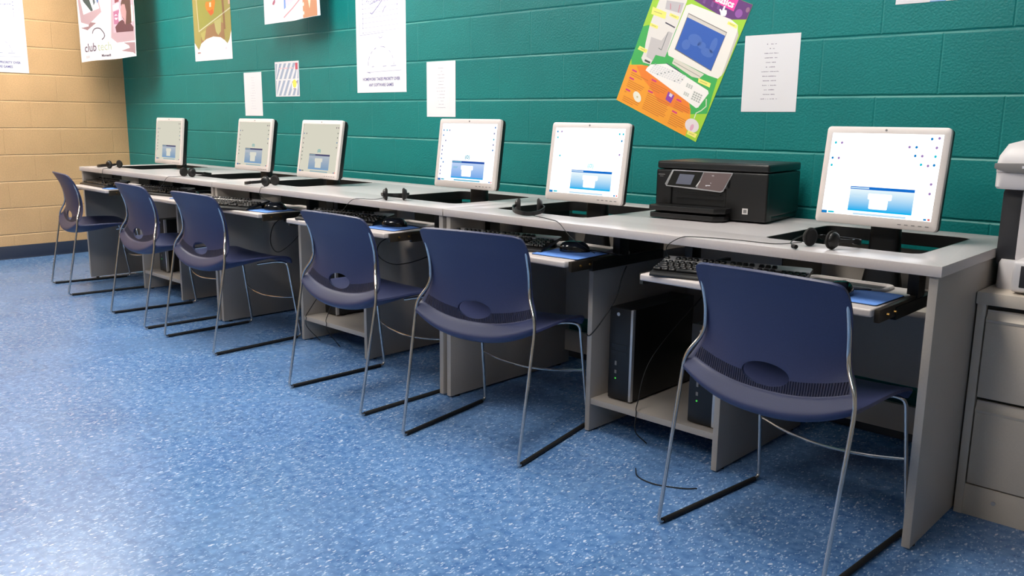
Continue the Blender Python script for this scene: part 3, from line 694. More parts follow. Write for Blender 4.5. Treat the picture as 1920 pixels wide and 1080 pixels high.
# ------------------------------------------------------------------ printer
def printer():
    t = thing('printer', 'black all-in-one inkjet printer standing on the desk between two monitors', 'printer', (5.762, -.395, DH), math.radians(6.5))
    W = .42; w = W/2; D = .32
    b = B()
    b.box(-w+.006, w-.006, .012, D, .004, .022, M['black'], .003)
    b.box(-w, w, .010, D, .020, .172, M['black'], .008, 3)
    b.box(-w, -w+.062, -.004, .05, .006, .172, M['black'], .006, 3); b.box(w-.150, w, -.004, .05, .006, .172, M['black'], .006, 3)
    b.box(-w+.05, w-.13, -.004, .05, .112, .172, M['black'], .004, 2)
    for x in (-w+.03, w-.03):
        for y in (.05, D-.04): b.tube([(x, y, 0), (x, y, .006)], .01, M['rubber'], 10)
    b.build('body', t)
    l = B(); l.box(-w, w, .0, D, .174, .202, M['black_lid'], .008, 3); l.box(-w+.02, w-.02, .02, D-.02, .2015, .2025, M['charcoal'], .0004); l.build('scanner_lid', t)
    s = B(); s.box(-w+.062, w-.150, .004, .012, .05, .112, M['black_edge']); s.box(-w+.08, w-.17, -.001, .006, .088, .092, M['black']); s.box(-w+.08, w-.16, .0, .006, .072, .075, M['black']); s.build('output_slot', t)
    tr = B(); tr.prism([(-w+.02, -.085), (w-.155, -.085), (w-.125, -.055), (w-.125, .01), (-w+.010, .01), (-w+.010, -.072)], M['black'], 'z', .030, .048, .003); tr.prism([(-w+.022, -.080), (w-.16, -.080), (w-.13, -.052), (w-.13, .01), (-w+.013, .01), (-w+.013, -.068)], M['black'], 'z', .004, .022, .003)
    tr.build('paper_tray', t)
    # slanted control panel with touch screen
    c = B(); sl = [(-w+.042, .112), (w-.168, .100), (w-.158, .104), (w-.125, .170), (-w+.064, .172), (-w+.036, .120)]
    c.prism(sl, M['strip'], 'y', -.0065, -.003, .0008); fr = c.build('control_panel', t)
    def shr(p, k): cx = sum(a for a, _ in p)/len(p); cz = sum(a for _, a in p)/len(p); return [(cx+(x-cx)*k, cz+(z-cz)*(k*.985)) for x, z in p]
    c = B(); c.prism([(-w+.046, .1155), (-w+.160, .1115), (-w+.184, .168), (-w+.070, .169)], M['black_gloss'], 'y', -.008, -.0055); c.build('display_frame', fr)
    c = B(); c.prism([(-w+.080, .122), (-w+.138, .121), (-w+.153, .157), (-w+.095, .158)], M['panel_lcd'], 'y', -.0086, -.0078); c.build('display', fr)
    c = B(); c.prism([(-w+.164, .1105), (w-.170, .104), (w-.160, .108), (w-.130, .167), (-w+.188, .1675)], M['panel_warm'], 'y', -.008, -.0055)
    c.prism([(-w+.158, .116), (-w+.163, .116), (-w+.176, .136), (-w+.172, .137)], M['silver'], 'y', -.0088, -.0078); c.build('button_panel', fr)
    c = B()
    for x, z, a, d in ((-w+.205, .122, .016, .0025), (-w+.215, .131, .003, .002), (-w+.222, .157, .008, .002), (-w+.198, .121, .004, .004)): c.box(x-a/2, x+a/2, -.0088, -.0078, z-d/2, z+d/2, M['paper'])
    c.build('button_marks', fr)
    c = B(); c.box(w-.085, w-.065, -.0052, -.003, .030, .050, M['silver']); c.box(w-.081, w-.069, -.0056, -.004, .034, .046, M['grey']); c.build('front_sticker', t)
    c = B(); c.box(-w+.008, -w+.034, -.0048, -.003, .152, .155, M['grey']); c.box(-w+.014, -w+.028, -.0048, -.003, .146, .148, M['grey']); c.build('name_plate', t)
    return t
printer()

# ------------------------------------------------------------------ file cabinet and copier at the right
def cabinet():
    W = .91; t = thing('file_cabinet', 'beige two-drawer lateral file cabinet beside the end of the desks', 'cabinet', (6.684, -.50, 0))
    D = .457; H = .655
    b = B(); b.box(0, .022, 0, D, 0, .632, M['beige'], .001); b.box(W-.022, W, 0, D, 0, .632, M['beige'], .001); b.box(.022, W-.022, D-.01, D, .0, .632, M['beige'])
    b.box(.022, W-.022, .003, D-.01, 0, .093, M['beige'], .001); b.box(.022, W-.022, .03, D-.01, .3, .32, M['beige_dark']); b.box(.022, W-.022, .02, .03, .09, .632, M['beige_dark']); b.build('carcass', t)
    B().box(-.003, W+.003, -.006, D, .620, H, M['beige'], .003).build('top', t)
    for z0, z1 in ((.098, .345), (.355, .606)):
        d = B(); d.box(.026, W-.026, -.002, .018, z0, z1-.034, M['beige'], .003); o = d.build('drawer_front', t)
        h = B(); h.prism([(.016, z1-.036), (-.002, z1-.034), (-.004, z1-.026), (.006, z1-.016), (.009, z1-.004), (.006, z1), (.016, z1)], M['beige'], 'x', .026, W-.026); h.build('drawer_pull', o)
    k = B(); k.tube([(.10, .003, .055), (.10, -.001, .055)], .006, M['strip'], 12); k.build('glide_screw', t)
cabinet()
def copier():
    t = thing('copier', 'white desktop copier on the beige file cabinet, cut by the frame edge', 'copier', (6.696, -.410, .655))
    W = .46; D = .33
    b = B(); b.loft([[(x, y, z) for x, y in rrect(k, W-k, k, D-k, .03)] for k, z in ((0, 0), (0, .07), (.004, .082))], M['white_plastic'])
    b.box(.040, W-.02, .012, D-.01, .075, .282, M['white_plastic'], .012); b.build('body', t)
    c = B(); c.prism(rrect(-.008, .048, .058, .286, .020), M['charcoal'], 'y', .020, D-.02, .004); c.build('side_column', t)
    s = B(); s.loft([[(x, y, z) for x, y in rrect(-.024+k, W+.006-k, -.03+k, D-k, .025)] for k, z in ((.004, .280), (0, .286), (0, .325))], M['white_plastic']); s.build('scanner_bed', t)
    p = B(); p.prism([(-.0245, .336), (.01, .326), (.18, .318), (.34, .322), (W+.006, .336), (W+.006, .352), (.2, .356), (-.0245, .350)], M['grey'], 'y', -.036, -.004, .002); p.build('control_panel', t)
    q = B(); q.box(.044, .060, -.0375, -.035, .338, .345, M['paper']); q.box(.09, .2, -.0375, -.035, .334, .346, M['darkgrey']); q.build('panel_buttons', t)
    l = B(); l.loft([[(x, y, z) for x, y in rrect(-.024+a, W+.006-a, -.03+b_, D-.01, .02)] for a, b_, z in ((0, 0, .326), (0, .002, .352), (.003, .004, .370), (.016, .03, .402), (.10, .06, .430))], M['white_plastic']); l.build('scanner_lid', t)
    tr = B(); tr.box(.058, .40, -.07, .02, .006, .092, M['white_plastic'], .01, 3); tr.box(.078, .38, -.0712, -.06, .02, .08, M['charcoal'], .002); tr.build('paper_tray', t)
copier()

# ------------------------------------------------------------------ loose cables
def cable(pts, r, label, group='black computer cables'):
    b = B(); b.tube(spline(pts, 7), r, M['rubber'], 6); return tag(b.build('cable'), label, 'cable', group)
cable([(3.48, -.70, .610), (3.47, -.76, .56), (3.475, -.78, .475), (3.50, -.75, .43), (3.53, -.66, .50), (3.56, -.60, .605)], .0022, 'black cable hanging in a narrow loop beneath the third tray')
cable([(4.40, -.70, .612), (4.37, -.78, .57), (4.39, -.80, .515), (4.46, -.76, .485), (4.54, -.66, .515), (4.585, -.56, .58), (4.59, -.50, .625)], .0022, 'black cable sagging in a wide loop beneath the fourth tray')
cable([(D2+.70, -.30, .50), (D2+.70, -.60, .30), (D2+.685, -.735, .150), (D2+.690, -.752, .122), (D2+.70, -.755, .08), (D2+.73, -.70, .004)], .002, 'black cable falling over the shelf edge of the middle bay, left of two')
cable([(D2+.84, -.30, .49), (D2+.85, -.64, .30), (D2+.86, -.742, .16), (D2+.865, -.752, .122), (D2+.88, -.757, .09), (D2+.90, -.70, .004)], .002, 'black cable falling over the shelf edge of the middle bay, right of two')
cable([(D3+.87, -.32, .50), (D3+.865, -.66, .31), (D3+.865, -.742, .16), (D3+.868, -.752, .122), (D3+.87, -.756, .06), (D3+.88, -.70, .004)], .002, 'black cable falling over the shelf edge of the bay beneath the printer')
cable([(5.845, -.905, .003), (5.89, -.955, .003), (5.96, -.965, .003), (6.04, -.93, .003), (6.07, -.90, .003)], .002, 'thin dark cable lying on the blue floor before the near bay')
cable([(5.575, -.62, .60), (5.60, -.68, .57), (5.605, -.72, .50), (5.585, -.775, .42), (5.545, -.78, .37), (5.49, -.72, .36), (5.46, -.60, .37)], .0022, 'black cable running from the near bay panel to under the turned chair')

# ------------------------------------------------------------------ printed matter on the walls
HUNG = []
class Sheet:
    """a paper sheet in its own x-y plane; print layers sit a hair above it; bent by a function on the way out"""
    def __init__(s, w, h, m=None, nx=1, ny=1):
        s.b = B(); s.w, s.h = w, h; s.lay = 0; m = m or M['paper']; s.th = .0006
        bm = bmesh.new(); G = [[[bm.verts.new((w*i/nx, h*j/ny, z)) for j in range(ny+1)] for i in range(nx+1)] for z in (0, -s.th)]
        for i in range(nx):
            for j in range(ny):
                for k in (0, 1):
                    q = [G[k][i][j], G[k][i+1][j], G[k][i+1][j+1], G[k][i][j+1]]; bm.faces.new(q if k == 0 else q[::-1])
        for i in range(nx):
            for j in (0, ny): bm.faces.new([G[0][i][j], G[0][i+1][j], G[1][i+1][j], G[1][i][j]])
        for j in range(ny):
            for i in (0, nx): bm.faces.new([G[0][i][j], G[0][i][j+1], G[1][i][j+1], G[1][i][j]])
        bmesh.ops.recalc_face_normals(bm, faces=bm.faces); s.b.add(bm, m)
    def poly(s, pts, rgb, lay=1, emb=None):
        bm = bmesh.new(); f = bm.faces.new([bm.verts.new((x, y, .00012*lay)) for x, y in pts])
        if f.normal.z < 0 or sum(a[0]*b[1]-a[1]*b[0] for a, b in zip(pts, pts[1:]+pts[:1])) < 0: bmesh.ops.reverse_faces(bm, faces=[f])
        bmesh.ops.triangulate(bm, faces=bm.faces)
        s.b.add(bm, ink(rgb)); return s
    def rect(s, x0, x1, y0, y1, rgb, lay=1): return s.poly([(x0, y0), (x1, y0), (x1, y1), (x0, y1)], rgb, lay)
    def line(s, pts, w, rgb, lay=2):
        P = [Vector((*p, 0)) for p in pts]
        for a, c in zip(P, P[1:]):
            d = (c-a).normalized(); n = Vector((-d.y, d.x, 0))*w/2; s.poly([tuple((a-n-d*w*.2)[:2]), tuple((c-n+d*w*.2)[:2]), tuple((c+n+d*w*.2)[:2]), tuple((a+n-d*w*.2)[:2])], rgb, lay)
        return s
    def text(s, t, size, x, y, rgb, lay=2, bold=0., align='LEFT', sx=1., rot=0.):
        bm = text_bm(t, size, 0, 0, bold, align, sx); bm.transform(Matrix.Translation((x, y, .00012*lay)) @ Matrix.Rotation(rot, 4, 'Z')); s.b.add(bm, ink(rgb)); return s
    def build(s, name, place, label, cat, group=None, bend=None, cuts=None):
        if bend:
            nx = cuts or 14
            for k in range(1, nx):
                bmesh.ops.bisect_plane(s.b.bm, geom=s.b.bm.verts[:]+s.b.bm.edges[:]+s.b.bm.faces[:], plane_co=(s.w*k/nx, 0, 0), plane_no=(1, 0, 0))
            for k in range(1, 10):
                bmesh.ops.bisect_plane(s.b.bm, geom=s.b.bm.verts[:]+s.b.bm.edges[:]+s.b.bm.faces[:], plane_co=(0, s.h*k/10*.5, 0), plane_no=(0, 1, 0))
            for v in s.b.bm.verts: v.co = bend(v.co)
        o = s.b.build(name, None, 60); o.matrix_world = place
        return tag(o, label, cat, group)
def on_back(x, z, rot=0., gap=.0015): return Matrix.Translation((x, -gap, z)) @ Matrix.Rotation(rot, 4, 'Y') @ Matrix.Rotation(PI/2, 4, 'X')
def on_left(y, z, gap=.0015): return Matrix.Translation((gap, y, z)) @ Matrix.Rotation(PI/2, 4, 'Z') @ Matrix.Rotation(PI/2, 4, 'X')

# address lists on letter paper: centred short lines
def list_sheet(x, z, label, seed, rgb=(140, 132, 150), bold=.0004):
    random.seed(seed); s = Sheet(.224, .284)
    words = ['bookcase', 'games', 'mathpages', 'readalong', 'maps', 'art', 'homeworkhelp', 'typing', 'science', 'spelling', 'news', 'history', 'dictionary']
    for k in range(13):                                             # illegible in the photo: broken grey strokes, two words to a line
        y = .248-.0168*k; half = [.020, .012, .028, .026, .020, .019, .036, .031, .028, .029, .021, .024, .034][k]; xx = .112-half
        while xx < .112+half:
            w = random.uniform(.0018, .0055)
            if random.random() < .82: s.rect(xx, min(xx+w, .112+half), y, y+random.uniform(.0018, .0032), rgb)
            xx += w+random.uniform(.0006, .0022)
    return s.build('paper_list', on_back(x, z), label, 'paper', 'white letter sheets taped to the teal wall')
list_sheet(1.920, 1.114, 'white printed list on the teal wall, smallest of three, above the second screen', 3, (196, 190, 206))
list_sheet(3.796, 1.118, 'white printed list on the teal wall, right of the large rules sheet', 4, (170, 165, 182))
list_sheet(5.648, 1.148, 'white printed list on the teal wall, right of the tilted colour poster', 5, (120, 112, 135))

# striped flyer with a yellow figure
s = Sheet(.276, .217)
for k in range(-3, 8):
    x = -.02+.052*k
    for a, c in ((0, .46), (.50, .97)):
        y0, y1 = .006+.205*a, .006+.205*c; k0, k1 = .62*(y0), .62*(y1)
        P = [(x+k0, y0), (x+.027+k0, y0), (x+.027+k1, y1), (x+k1, y1)]
        P = [(min(max(px, .008), .268), py) for px, py in P]
        if P[1][0]-P[0][0] > .004 or P[2][0]-P[3][0] > .004: s.poly(P, (158, 172, 196), 1)
s.rect(.19, .252, .045, .105, (244, 244, 248), 2)
for x, w in ((.05, .03), (.10, .05), (.17, .04)): s.rect(x, x+w, .172, .178, (236, 190, 196), 2)
s.rect(.236, .262, .165, .205, (205, 84, 104), 3)
s.poly(ellipse(.222, .078, .022, .026), (246, 226, 96), 3).poly(ellipse(.200, .088, .006, .008), (150, 110, 110), 2).poly(ellipse(.246, .088, .006, .008), (150, 110, 110), 2).rect(.206, .238, .044, .050, (170, 150, 160), 3)
s.build('flyer', on_back(2.313, 1.237), 'small flyer with blue diagonal stripes and a yellow spot, above the third screen', 'flyer')

# hand-lettered rules sheets
def rules_sheet(place, label):
    s = Sheet(.442, .585); I = (84, 82, 146); F = (150, 152, 190); G_ = (104, 104, 164)
    s.text('RULES', .048, .221, .520, G_, 2, .0003, 'CENTER')
    s.line([(.035, .575), (.035, .318), (.25, .325)], 0.0022, F).line([(.066, .575), (.066, .345)], 0.0026, F).line([(.372, .575), (.372, .40)], 0.0022, F).line([(.412, .575), (.412, .44)], 0.0022, F)
    for k in range(8):
        y = .512-.026*k; s.line([(.066, y), (.38, y+.006)], 0.0016, F); s.poly(ellipse(.066, y, .003, .003, 8), G_, 3)
        if k < 3: s.poly(ellipse(.372, y+.004, .003, .003, 8), G_, 3)
    random.seed(11); x = .10                                        # a line of lettering too blurred to read in the photo
    while x < .35:
        w = random.uniform(.006, .016); s.line([(x, .492+random.uniform(0, .008)), (x+w, .494+random.uniform(0, .010))], .004, G_ if random.random() < .6 else F); x += w+random.uniform(.002, .008)
    s.line([(.135, .435), (.15, .428), (.21, .47), (.30, .545)], 0.0042, G_).line([(.245, .43), (.262, .455), (.275, .46)], 0.0035, G_).line([(.13, .48), (.22, .50)], 0.0029, G_).line([(.20, .505), (.30, .525)], 0.0026, F)
    s.line([(.205, .306), (.213, .296), (.231, .296), (.238, .306)], 0.0032, F)
    A = [(.221-.115*math.cos(a), .150+.10*math.sin(a)) for a in [PI*k/18 for k in range(19)]]
    for k in (0, 1, 2, 4, 6, 9, 10, 13, 15, 17): s.line(A[k:k+2], 0.0029, F if k % 2 else G_)
    for x, w in ((.14, .02), (.24, .03), (.31, .045)): s.line([(x, .142), (x+w, .143)], 0.0035, F)
    s.line([(.09, .112), (.40, .118)], 0.0019, F).line([(.10, .113), (.125, .108)], 0.0032, G_)
    s.text('HOMEWORK TAKES PRIORITY OVER', .0235, .221, .066, I, 2, .0006, 'CENTER', .86).text('ANY SOFTWARE GAMES', .0235, .221, .034, I, 2, .0006, 'CENTER', .86)
    return s.build('rules_poster', place, label, 'poster')
rules_sheet(on_back(3.187, 1.250), 'large white handwritten rules sheet on the teal wall, above the fourth screen')
rules_sheet(on_left(-1.160, 1.415), 'white handwritten rules sheet on the tan wall, cut by the frame edge')

# tilted colour poster of the parts of a computer
s = Sheet(.442, .562, ink((164, 214, 62)))
s.poly([(0, .325), (.046, .351), (.162, .37), (.30, .34), (.42, .30), (.430, .200), (.440, .121), (.372, .091), (.02, .150), (0, .185)], (66, 178, 92), 1)
s.poly([(.19, .5615), (.19, .496), (.268, .487), (.328, .481), (.382, .484), (.4415, .505), (.4415, .5615)], (104, 60, 124), 1)
s.poly([(.19, .5615), (.12, .5615), (.19, .496)], (104, 60, 124), 1)
s.poly(ellipse(.400, .514, .016, .016), (152, 92, 172), 2).poly(ellipse(.43, .538, .008, .010), (150, 110, 140), 2)
for x in (.23, .27, .30): s.poly([(x, .5), (x+.012, .498), (x+.008, .54), (x, .54)], (126, 82, 146), 2)
s.poly([(.271, .519), (.375, .514), (.377, .5615), (.271, .5615)], (232, 72, 164), 2)
s.text('Computer', .030, .19, .540, (246, 226, 70), 3, .0006).text('Basics', .036, .280, .524, (255, 255, 255), 3, .0012)
s.poly([(.327, .520), (.334, .520), (.335, .507), (.346, .508), (.351, .497), (.349, .486), (.330, .482), (.322, .492), (.313, .500), (.317, .505), (.326, .499)], (255, 255, 255), 4)
s.poly([(0, .158), (.059, .181), (.116, .191), (.25, .165), (.347, .126), (.366, .1), (.378, .071), (.387, .001), (.001, .001)], (246, 164, 50), 2)
s.poly([(.038, .168), (.089, .188), (.208, .172), (.347, .124), (.364, .098), (.368, .088), (.206, .075), (.144, .112), (.08, .136)], (242, 134, 48), 3)
TW_ = (232, 228, 224)
s.poly([(.033, .5), (.06, .535), (.155, .540), (.160, .48), (.159, .40), (.157, .25), (.11, .242), (.102, .198), (.064, .193), (.048, .206), (.050, .24), (.042, .266), (.030, .34)], TW_, 4)
s.poly([(.067, .456), (.15, .472), (.152, .431), (.075, .423)], (196, 192, 196), 5).poly([(.058, .300), (.112, .304), (.129, .349), (.150, .349), (.157, .25), (.11, .242), (.106, .216), (.069, .220)], (202, 198, 198), 5)
s.line([(.100, .375), (.150, .372)], .005, (70, 72, 90), 6).line([(.128, .345), (.128, .270), (.112, .272)], .003, (120, 126, 126), 6).rect(.068, .098, .200, .208, (70, 72, 70), 6)
s.line([(.09, .45), (.10, .43)], .002, (220, 70, 100), 7).line([(.135, .46), (.14, .43)], .002, (220, 70, 100), 7)
s.poly([(.164, .467), (.185, .480), (.377, .484), (.416, .474), (.424, .456), (.434, .28), (.425, .262), (.379, .258), (.17, .262), (.160, .275)], (240, 236, 230), 5)
s.poly([(.424, .456), (.436, .44), (.440, .30), (.434, .275), (.415, .27)], (206, 200, 192), 4)
s.poly([(.187, .444), (.384, .435), (.384, .277), (.187, .294)], (120, 118, 116), 6).poly([(.189, .441), (.382, .432), (.382, .418), (.189, .428)], (214, 208, 200), 7)
s.poly([(.190, .428), (.382, .420), (.382, .280), (.190, .298)], (50, 96, 184), 8)
for cx, cy, rx, ry in ((.262, .36, .034, .022), (.30, .352, .02, .014), (.35, .37, .014, .03), (.335, .335, .03, .016), (.23, .33, .02, .02)): s.poly(ellipse(cx, cy, rx, ry), (76, 114, 192), 9)
s.poly([(.20, .262), (.36, .255), (.345, .232), (.31, .226), (.20, .240)], (222, 218, 206), 4).line([(.205, .248), (.345, .240)], .003, (170, 166, 156), 5)
s.poly([(.170, .232), (.230, .228), (.340, .204), (.200, .212)], (52, 60, 92), 4)
s.poly([(.092, .180), (.104, .199), (.176, .229), (.404, .205), (.412, .196), (.392, .128), (.384, .122), (.09, .168)], (246, 244, 242), 6)
for r in range(5):
    for k in range(13): s.rect(.122+.0128*k-.003*r, .131+.0128*k-.003*r, .204+.0008*k-.0085*r+(.012 if k > 9 else 0)*0, .210+.0008*k-.0085*r, (224, 224, 228) if (k+r) % 7 else (172, 176, 180), 7)
for (x0, x1, y0, y1) in ((.302, .335, .181, .197), (.305, .332, .148, .162), (.346, .392, .145, .182)):
    n = 3 if x1-x0 < .04 else 4
    for a in range(n):
        for c_ in range(3 if y1-y0 < .03 else 4): h_ = (y1-y0)/(3 if y1-y0 < .03 else 4); s.rect(x0+(x1-x0)/n*a, x0+(x1-x0)/n*(a+.75), y0+h_*c_, y0+h_*(c_+.7), (176, 182, 178), 7)
s.line([(.412, .172), (.424, .146), (.410, .122), (.393, .104), (.394, .082)], .004, (226, 240, 214), 6)
s.poly(ellipse(.397, .052, .034, .027), (230, 222, 226), 6).poly(ellipse(.400, .045, .008, .014), (224, 170, 196), 7)
s.poly(ellipse(.097, .053, .026, .017, 20, -.5), (238, 236, 222), 5).poly(ellipse(.098, .053, .005, .004), (210, 200, 150), 6)
s.poly([(.233, .132), (.268, .128), (.264, .093), (.233, .098)], (142, 66, 172), 5).poly([(.243, .130), (.259, .128), (.257, .115), (.243, .117)], (222, 214, 232), 6)
for a in ([(.013, .412), (.087, .413), (.092, .387), (.018, .383)], [(.105, .417), (.153, .417), (.152, .404), (.105, .405)], [(.031, .351), (.072, .351), (.073, .339), (.030, .338)], [(.019, .248), (.064, .247), (.062, .232), (.015, .232)],
          [(.371, .474), (.416, .473), (.417, .460), (.371, .463)], [(.343, .233), (.404, .235), (.406, .218), (.347, .217)], [(.389, .028), (.435, .031), (.434, .013), (.389, .012)]):
    s.poly(a, (246, 240, 126), 9); s.line([((a[0][0]*.8+a[1][0]*.2), (a[0][1]+a[3][1])/2), ((a[0][0]*.25+a[1][0]*.75), (a[1][1]+a[2][1])/2)], .003, (200, 190, 110), 10)
for x, y in ((.025, .145), (.025, .111), (.028, .060), (.135, .145), (.138, .097), (.283, .118), (.284, .068)): s.rect(x, x+.026, y-.003, y+.004, (216, 60, 130), 5)
for x0, x1, y0, n in ((.026, .120, .134, 2), (.026, .115, .100, 4), (.026, .066, .050, 1), (.03, .12, .030, 3), (.138, .225, .134, 4), (.140, .262, .087, 9), (.283, .365, .108, 4), (.285, .365, .058, 6)):
    for k in range(n): s.rect(x0, x1-(.03 if k == n-1 else .004*(k % 3)), y0-.0082*k-.0015, y0-.0082*k+.0012, (206, 118, 42), 5)
s.build('teaching_poster', on_back(5.046, 1.198, math.atan2(.17, .405)), 'tilted green and orange poster of computer parts on the teal wall, above the printer', 'poster')

# olive product poster flat on the teal wall
s = Sheet(.53, .70, ink((159, 149, 83)))
s.poly([(0, 0), (.53, 0), (.53, .19), (.50, .13), (.47, .105), (.44, .125), (.38, .150), (.28, .160), (.18, .148), (.10, .120), (.07, .085), (.05, .085), (0, .13)], (244, 240, 244), 1)
s.poly([(.10, .120), (.18, .149), (.28, .161), (.38, .151), (.44, .130), (.43, .24), (.36, .26), (.30, .25), (.20, .23), (.10, .16)], (151, 115, 81), 2)
s.poly([(.09, .20), (.42, .30), (.45, .70), (.06, .70)], (149, 149, 71), 2)
s.poly([(.10, .19), (.18, .21), (.15, .14), (.12, .14)], (173, 166, 95), 3).poly([(.30, .26), (.40, .28), (.39, .19), (.35, .165), (.32, .19)], (175, 171, 110), 3)
s.line([(.04, .70), (.075, .205), (.53, .335)], .008, (200, 198, 170), 4)
s.poly([(.10, .44), (.38, .50), (.36, .56), (.34, .62), (.13, .62)], (147, 144, 95), 3)
s.poly([(.135, .70), (.165, .70), (.165, .56), (.215, .46), (.15, .45), (.13, .55)], (204, 170, 149), 4).poly([(.36, .70), (.41, .70), (.42, .60), (.41, .49), (.35, .49), (.365, .60)], (204, 170, 149), 4)
s.line([(.18, .58), (.25, .60), (.33, .61)], .007, (93, 95, 68), 4)
s.poly([(.185, .375), (.20, .345), (.26, .300), (.30, .315), (.33, .385), (.325, .41), (.26, .395), (.20, .40)], (204, 127, 40), 5).poly([(.245, .36), (.27, .36), (.272, .39), (.247, .39)], (216, 202, 170), 6).poly([(.21, .34), (.26, .302), (.30, .318), (.29, .345), (.25, .335)], (200, 93, 42), 6)
s.poly([(.41, .50), (.44, .49), (.455, .20), (.43, .20)], (139, 102, 71), 4).poly([(.505, .36), (.53, .36), (.53, .52), (.51, .52)], (207, 173, 156), 4)
s.rect(.055, .066, .078, .100, (144, 144, 102), 3).rect(.04, .085, .052, .062, (161, 127, 127), 3).rect(.045, .10, .036, .040, (214, 210, 214), 3).rect(.44, .46, .068, .08, (214, 206, 220), 3)
s.build('product_poster', on_back(1.255, 1.496), 'olive green poster with a white lower edge, flat on the teal wall, left of centre', 'poster')

# poster 3: white, turquoise and brown, standing off the wall and curling at its right edge
P3W = .56
s = Sheet(P3W, .70, None, 1, 1)
s.poly([(.20, .70), (.235, .12), (.24, .055), (.43, .155), (.43, .70)], (226, 222, 238), 1)
s.poly([(.20, .70), (.215, .40), (.25, .30), (.27, .34), (.28, .42), (.25, .70)], (110, 200, 222), 2).poly([(.255, .70), (.26, .42), (.30, .32), (.36, .46), (.36, .70)], (222, 92, 116), 2).poly([(.33, .70), (.33, .42), (.35, .36), (.37, .46), (.38, .70)], (120, 70, 90), 3)
s.poly([(.25, .10), (.245, .25), (.29, .34), (.35, .26), (.36, .12), (.29, .085)], (222, 206, 226), 4).poly([(.34, .24), (.335, .12), (.43, .165), (.43, .235), (.41, .205), (.385, .26), (.365, .20)], (92, 202, 222), 5).poly([(.24, .07), (.26, .08), (.258, .14), (.242, .13)], (110, 150, 220), 5)
s.line([(.235, .025), (.33, .07), (.43, .125)], .008, (214, 150, 160), 5)
s.poly([(.43, .002), (.54, .002), (.545, .70), (.43, .70)], (192, 138, 106), 3).poly([(.45, .36), (.54, .36), (.54, .70), (.45, .70)], (236, 200, 140), 4).poly([(.475, .10), (.485, .05), (.50, .12), (.492, .28), (.48, .28)], (232, 216, 190), 4)
for k in range(14): s.poly(ellipse(.436, .03+.05*k, .006, .012, 8), (232, 214, 204), 4)
s.poly([(.09, .20), (.10, .245), (.125, .255), (.145, .235), (.15, .20), (.12, .215)], (216, 60, 110), 3).poly([(.105, .11), (.115, .125), (.14, .14), (.14, .12), (.125, .105)], (176, 90, 120), 3)
s.line([(.06, .345), (.16, .36)], .004, (214, 206, 220), 3).line([(.09, .33), (.14, .335)], .003, (222, 214, 226), 3).poly(ellipse(.11, .43, .025, .05), (226, 224, 238), 2).rect(.545, .558, .06, .70, (250, 246, 246), 4)
def bend3(v):
    u = v.x/P3W; t = 1-min(1, v.y/.45)
    c = max(0, u-.62)/.38; return Vector((v.x*(1-.015*u), v.y+.020*c*t, v.z+.150+.010*math.sin(u*PI)-.030*c*c*(.4+.6*t)))
s.build('family_poster', on_back(2.462, 1.664), 'white and brown poster curling off the teal wall, above the striped flyer', 'poster', bend=bend3)
HUNG.append((bpy.data.objects['family_poster'], ((2.48, -.155), (2.98, -.155)), 2.355))

# poster 1: bridges the corner of the two walls
P1W = .565
s = Sheet(P1W, .72)
Wd = P1W
def U(l): return [(u*Wd, v) for u, v in l]
MV, MD = (173, 147, 154), (126, 94, 102)
s.poly(U([(.005, .56), (.019, .468), (.052, .291), (.206, .267), (.463, .348), (.417, .451), (.38, .60), (.05, .62)]), MV, 1).poly(U([(.05, .56), (.066, .466), (.116, .345), (.427, .376), (.393, .452), (.37, .56)]), (236, 240, 248), 2)
s.poly(U([(.066, .50), (.137, .436), (.199, .402), (.27, .361), (.31, .366), (.246, .458), (.22, .54)]), (65, 77, 77), 3).poly(U([(.30, .48), (.33, .40), (.36, .42), (.35, .50)]), (80, 92, 100), 3).poly(U([(.37, .46), (.40, .41), (.42, .43), (.40, .50)]), (75, 109, 159), 3)
s.poly(U([(.206, .267), (.248, .283), (.355, .274), (.174, .228), (.043, .251), (.20, .255)]), (144, 114, 119), 2)
s.poly(U([(.639, .60), (.639, .428), (.602, .156), (.701, .116), (.99, .117), (.995, .44), (.99, .60)]), MV, 1).poly(U([(.657, .56), (.657, .409), (.65, .19), (.975, .185), (.978, .427), (.975, .56)]), (189, 159, 173), 2)
s.poly(U([(.665, .385), (.76, .40), (.76, .36), (.665, .345)]), (250, 246, 248), 3).poly(U([(.665, .34), (.76, .35), (.75, .25), (.665, .25)]), (164, 104, 134), 3).poly(U(ellipse(.705, .30, .025, .02)), (240, 214, 226), 4).poly(U([(.70, .40), (.77, .41), (.76, .44), (.70, .44)]), (126, 67, 75), 3).poly(U([(.93, .37), (.975, .38), (.975, .26), (.94, .26)]), (246, 214, 196), 3).poly(U([(.74, .30), (.775, .36), (.78, .27), (.75, .265)]), (250, 246, 250), 4)
s.poly(U([(.795, .394), (.83, .44), (.872, .452), (.948, .425), (.945, .25), (.867, .234), (.8, .3)]), (87, 62, 55), 4).poly(U([(.683, .229), (.70, .19), (.97, .186), (.975, .216), (.926, .25), (.877, .240), (.809, .277), (.76, .27)]), (94, 60, 65), 5).poly(U([(.783, .345), (.80, .375), (.813, .388), (.856, .386), (.874, .333), (.86, .27), (.85, .24), (.839, .25), (.83, .28), (.80, .304)]), (179, 137, 139), 6)
s.poly(U([(.802, .112), (.99, .104), (.99, .014), (.95, .03), (.759, .055), (.903, .067), (.89, .085)]), (154, 124, 129), 2)
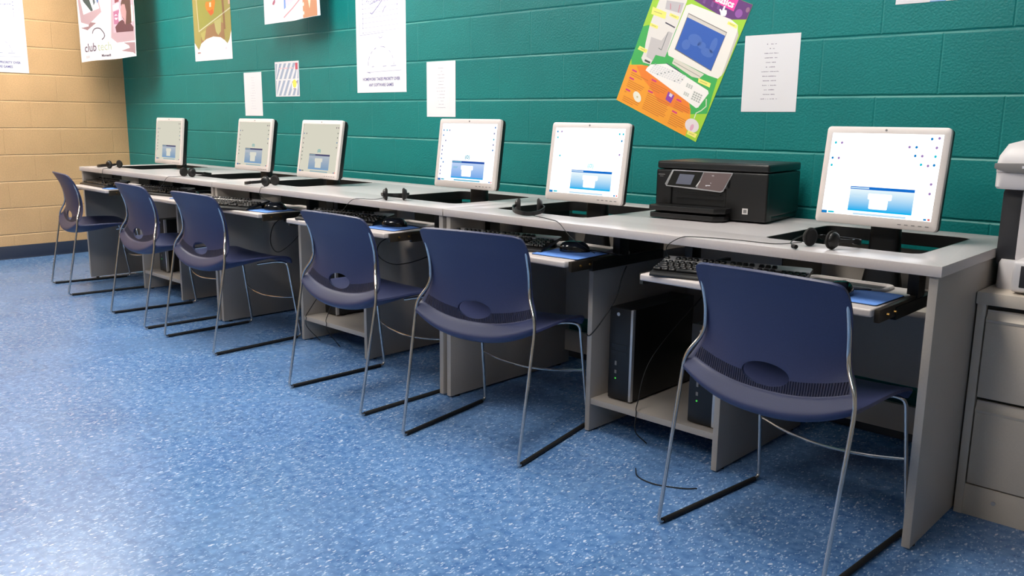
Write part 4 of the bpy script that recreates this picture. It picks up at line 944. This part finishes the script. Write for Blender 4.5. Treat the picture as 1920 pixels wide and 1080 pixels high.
A = U([(.266, .200), (.28, .218), (.31, .231), (.36, .236), (.40, .233), (.429, .226), (.465, .206), (.485, .192), (.493, .174), (.475, .160), (.44, .149)])
s.line(A, .009, (77, 63, 77), 3)
s.text('club', .088, .084*Wd, .070, (78, 52, 74), 3, .0010, 'LEFT', .95).text('tech', .088, .350*Wd, .070, (159, 171, 141), 3, .0004, 'LEFT', .95)
s.text('Microsoft', .026, .415*Wd, .024, (70, 52, 70), 3, .0012, 'LEFT', .95)
for x in (.11, .135, .16): s.rect(x*Wd, (x+.018)*Wd, .022, .042, (189, 184, 189), 3)
a1 = Vector((.215, -.405)); b1 = Vector((.735, -.195))
def bend1(v):
    u = v.x/P1W; t = max(0, 1-v.y/.3); p = a1.lerp(b1, u); n = Vector(((b1-a1).y, -(b1-a1).x)).normalized()
    q = p+n*(.020*math.sin(u*PI)+v.z+.012*t*u)
    return Vector((q.x, q.y, v.y+1.508+.028*u+.012*t*math.cos(u*6)*(u-.3)))
s.build('corner_poster', Matrix.Identity(4), 'white poster with two photos of monitors, hanging across the corner of tan and teal walls', 'poster', bend=bend1)
HUNG.append((bpy.data.objects['corner_poster'], ((.235, -.398), (.72, -.205)), 2.236))

for o, tops, z in HUNG:                                             # threads up to the ceiling
    inv = o.matrix_world.inverted()
    for x, y in tops:
        b = B(); b.tube([inv @ Vector((x, y, z-.012)), inv @ Vector((x, y, RH))], .0006, M['paper'], 5); b.build('hanging_thread', o)

# only the lower edge of this one is in view
s = Sheet(.28, .22); s.rect(.11, .16, .0, .004, (120, 170, 220), 1)
s.build('notice', on_back(6.20, 1.5035), 'white notice at the top edge, of which only a sliver shows above the largest screen', 'paper')

# ------------------------------------------------------------------ render look
w = bpy.data.worlds.new('world'); SC.world = w; w.use_nodes = True
w.node_tree.nodes['Background'].inputs[0].default_value = (.02, .02, .022, 1)
vs = SC.view_settings; vs.view_transform = 'Standard'; vs.look = 'None'; vs.gamma = 1; vs.use_curve_mapping = False; vs.exposure = 0.
SC.cycles.use_denoising = True
SC.cycles.max_bounces = 8; SC.cycles.diffuse_bounces = 3; SC.cycles.glossy_bounces = 4
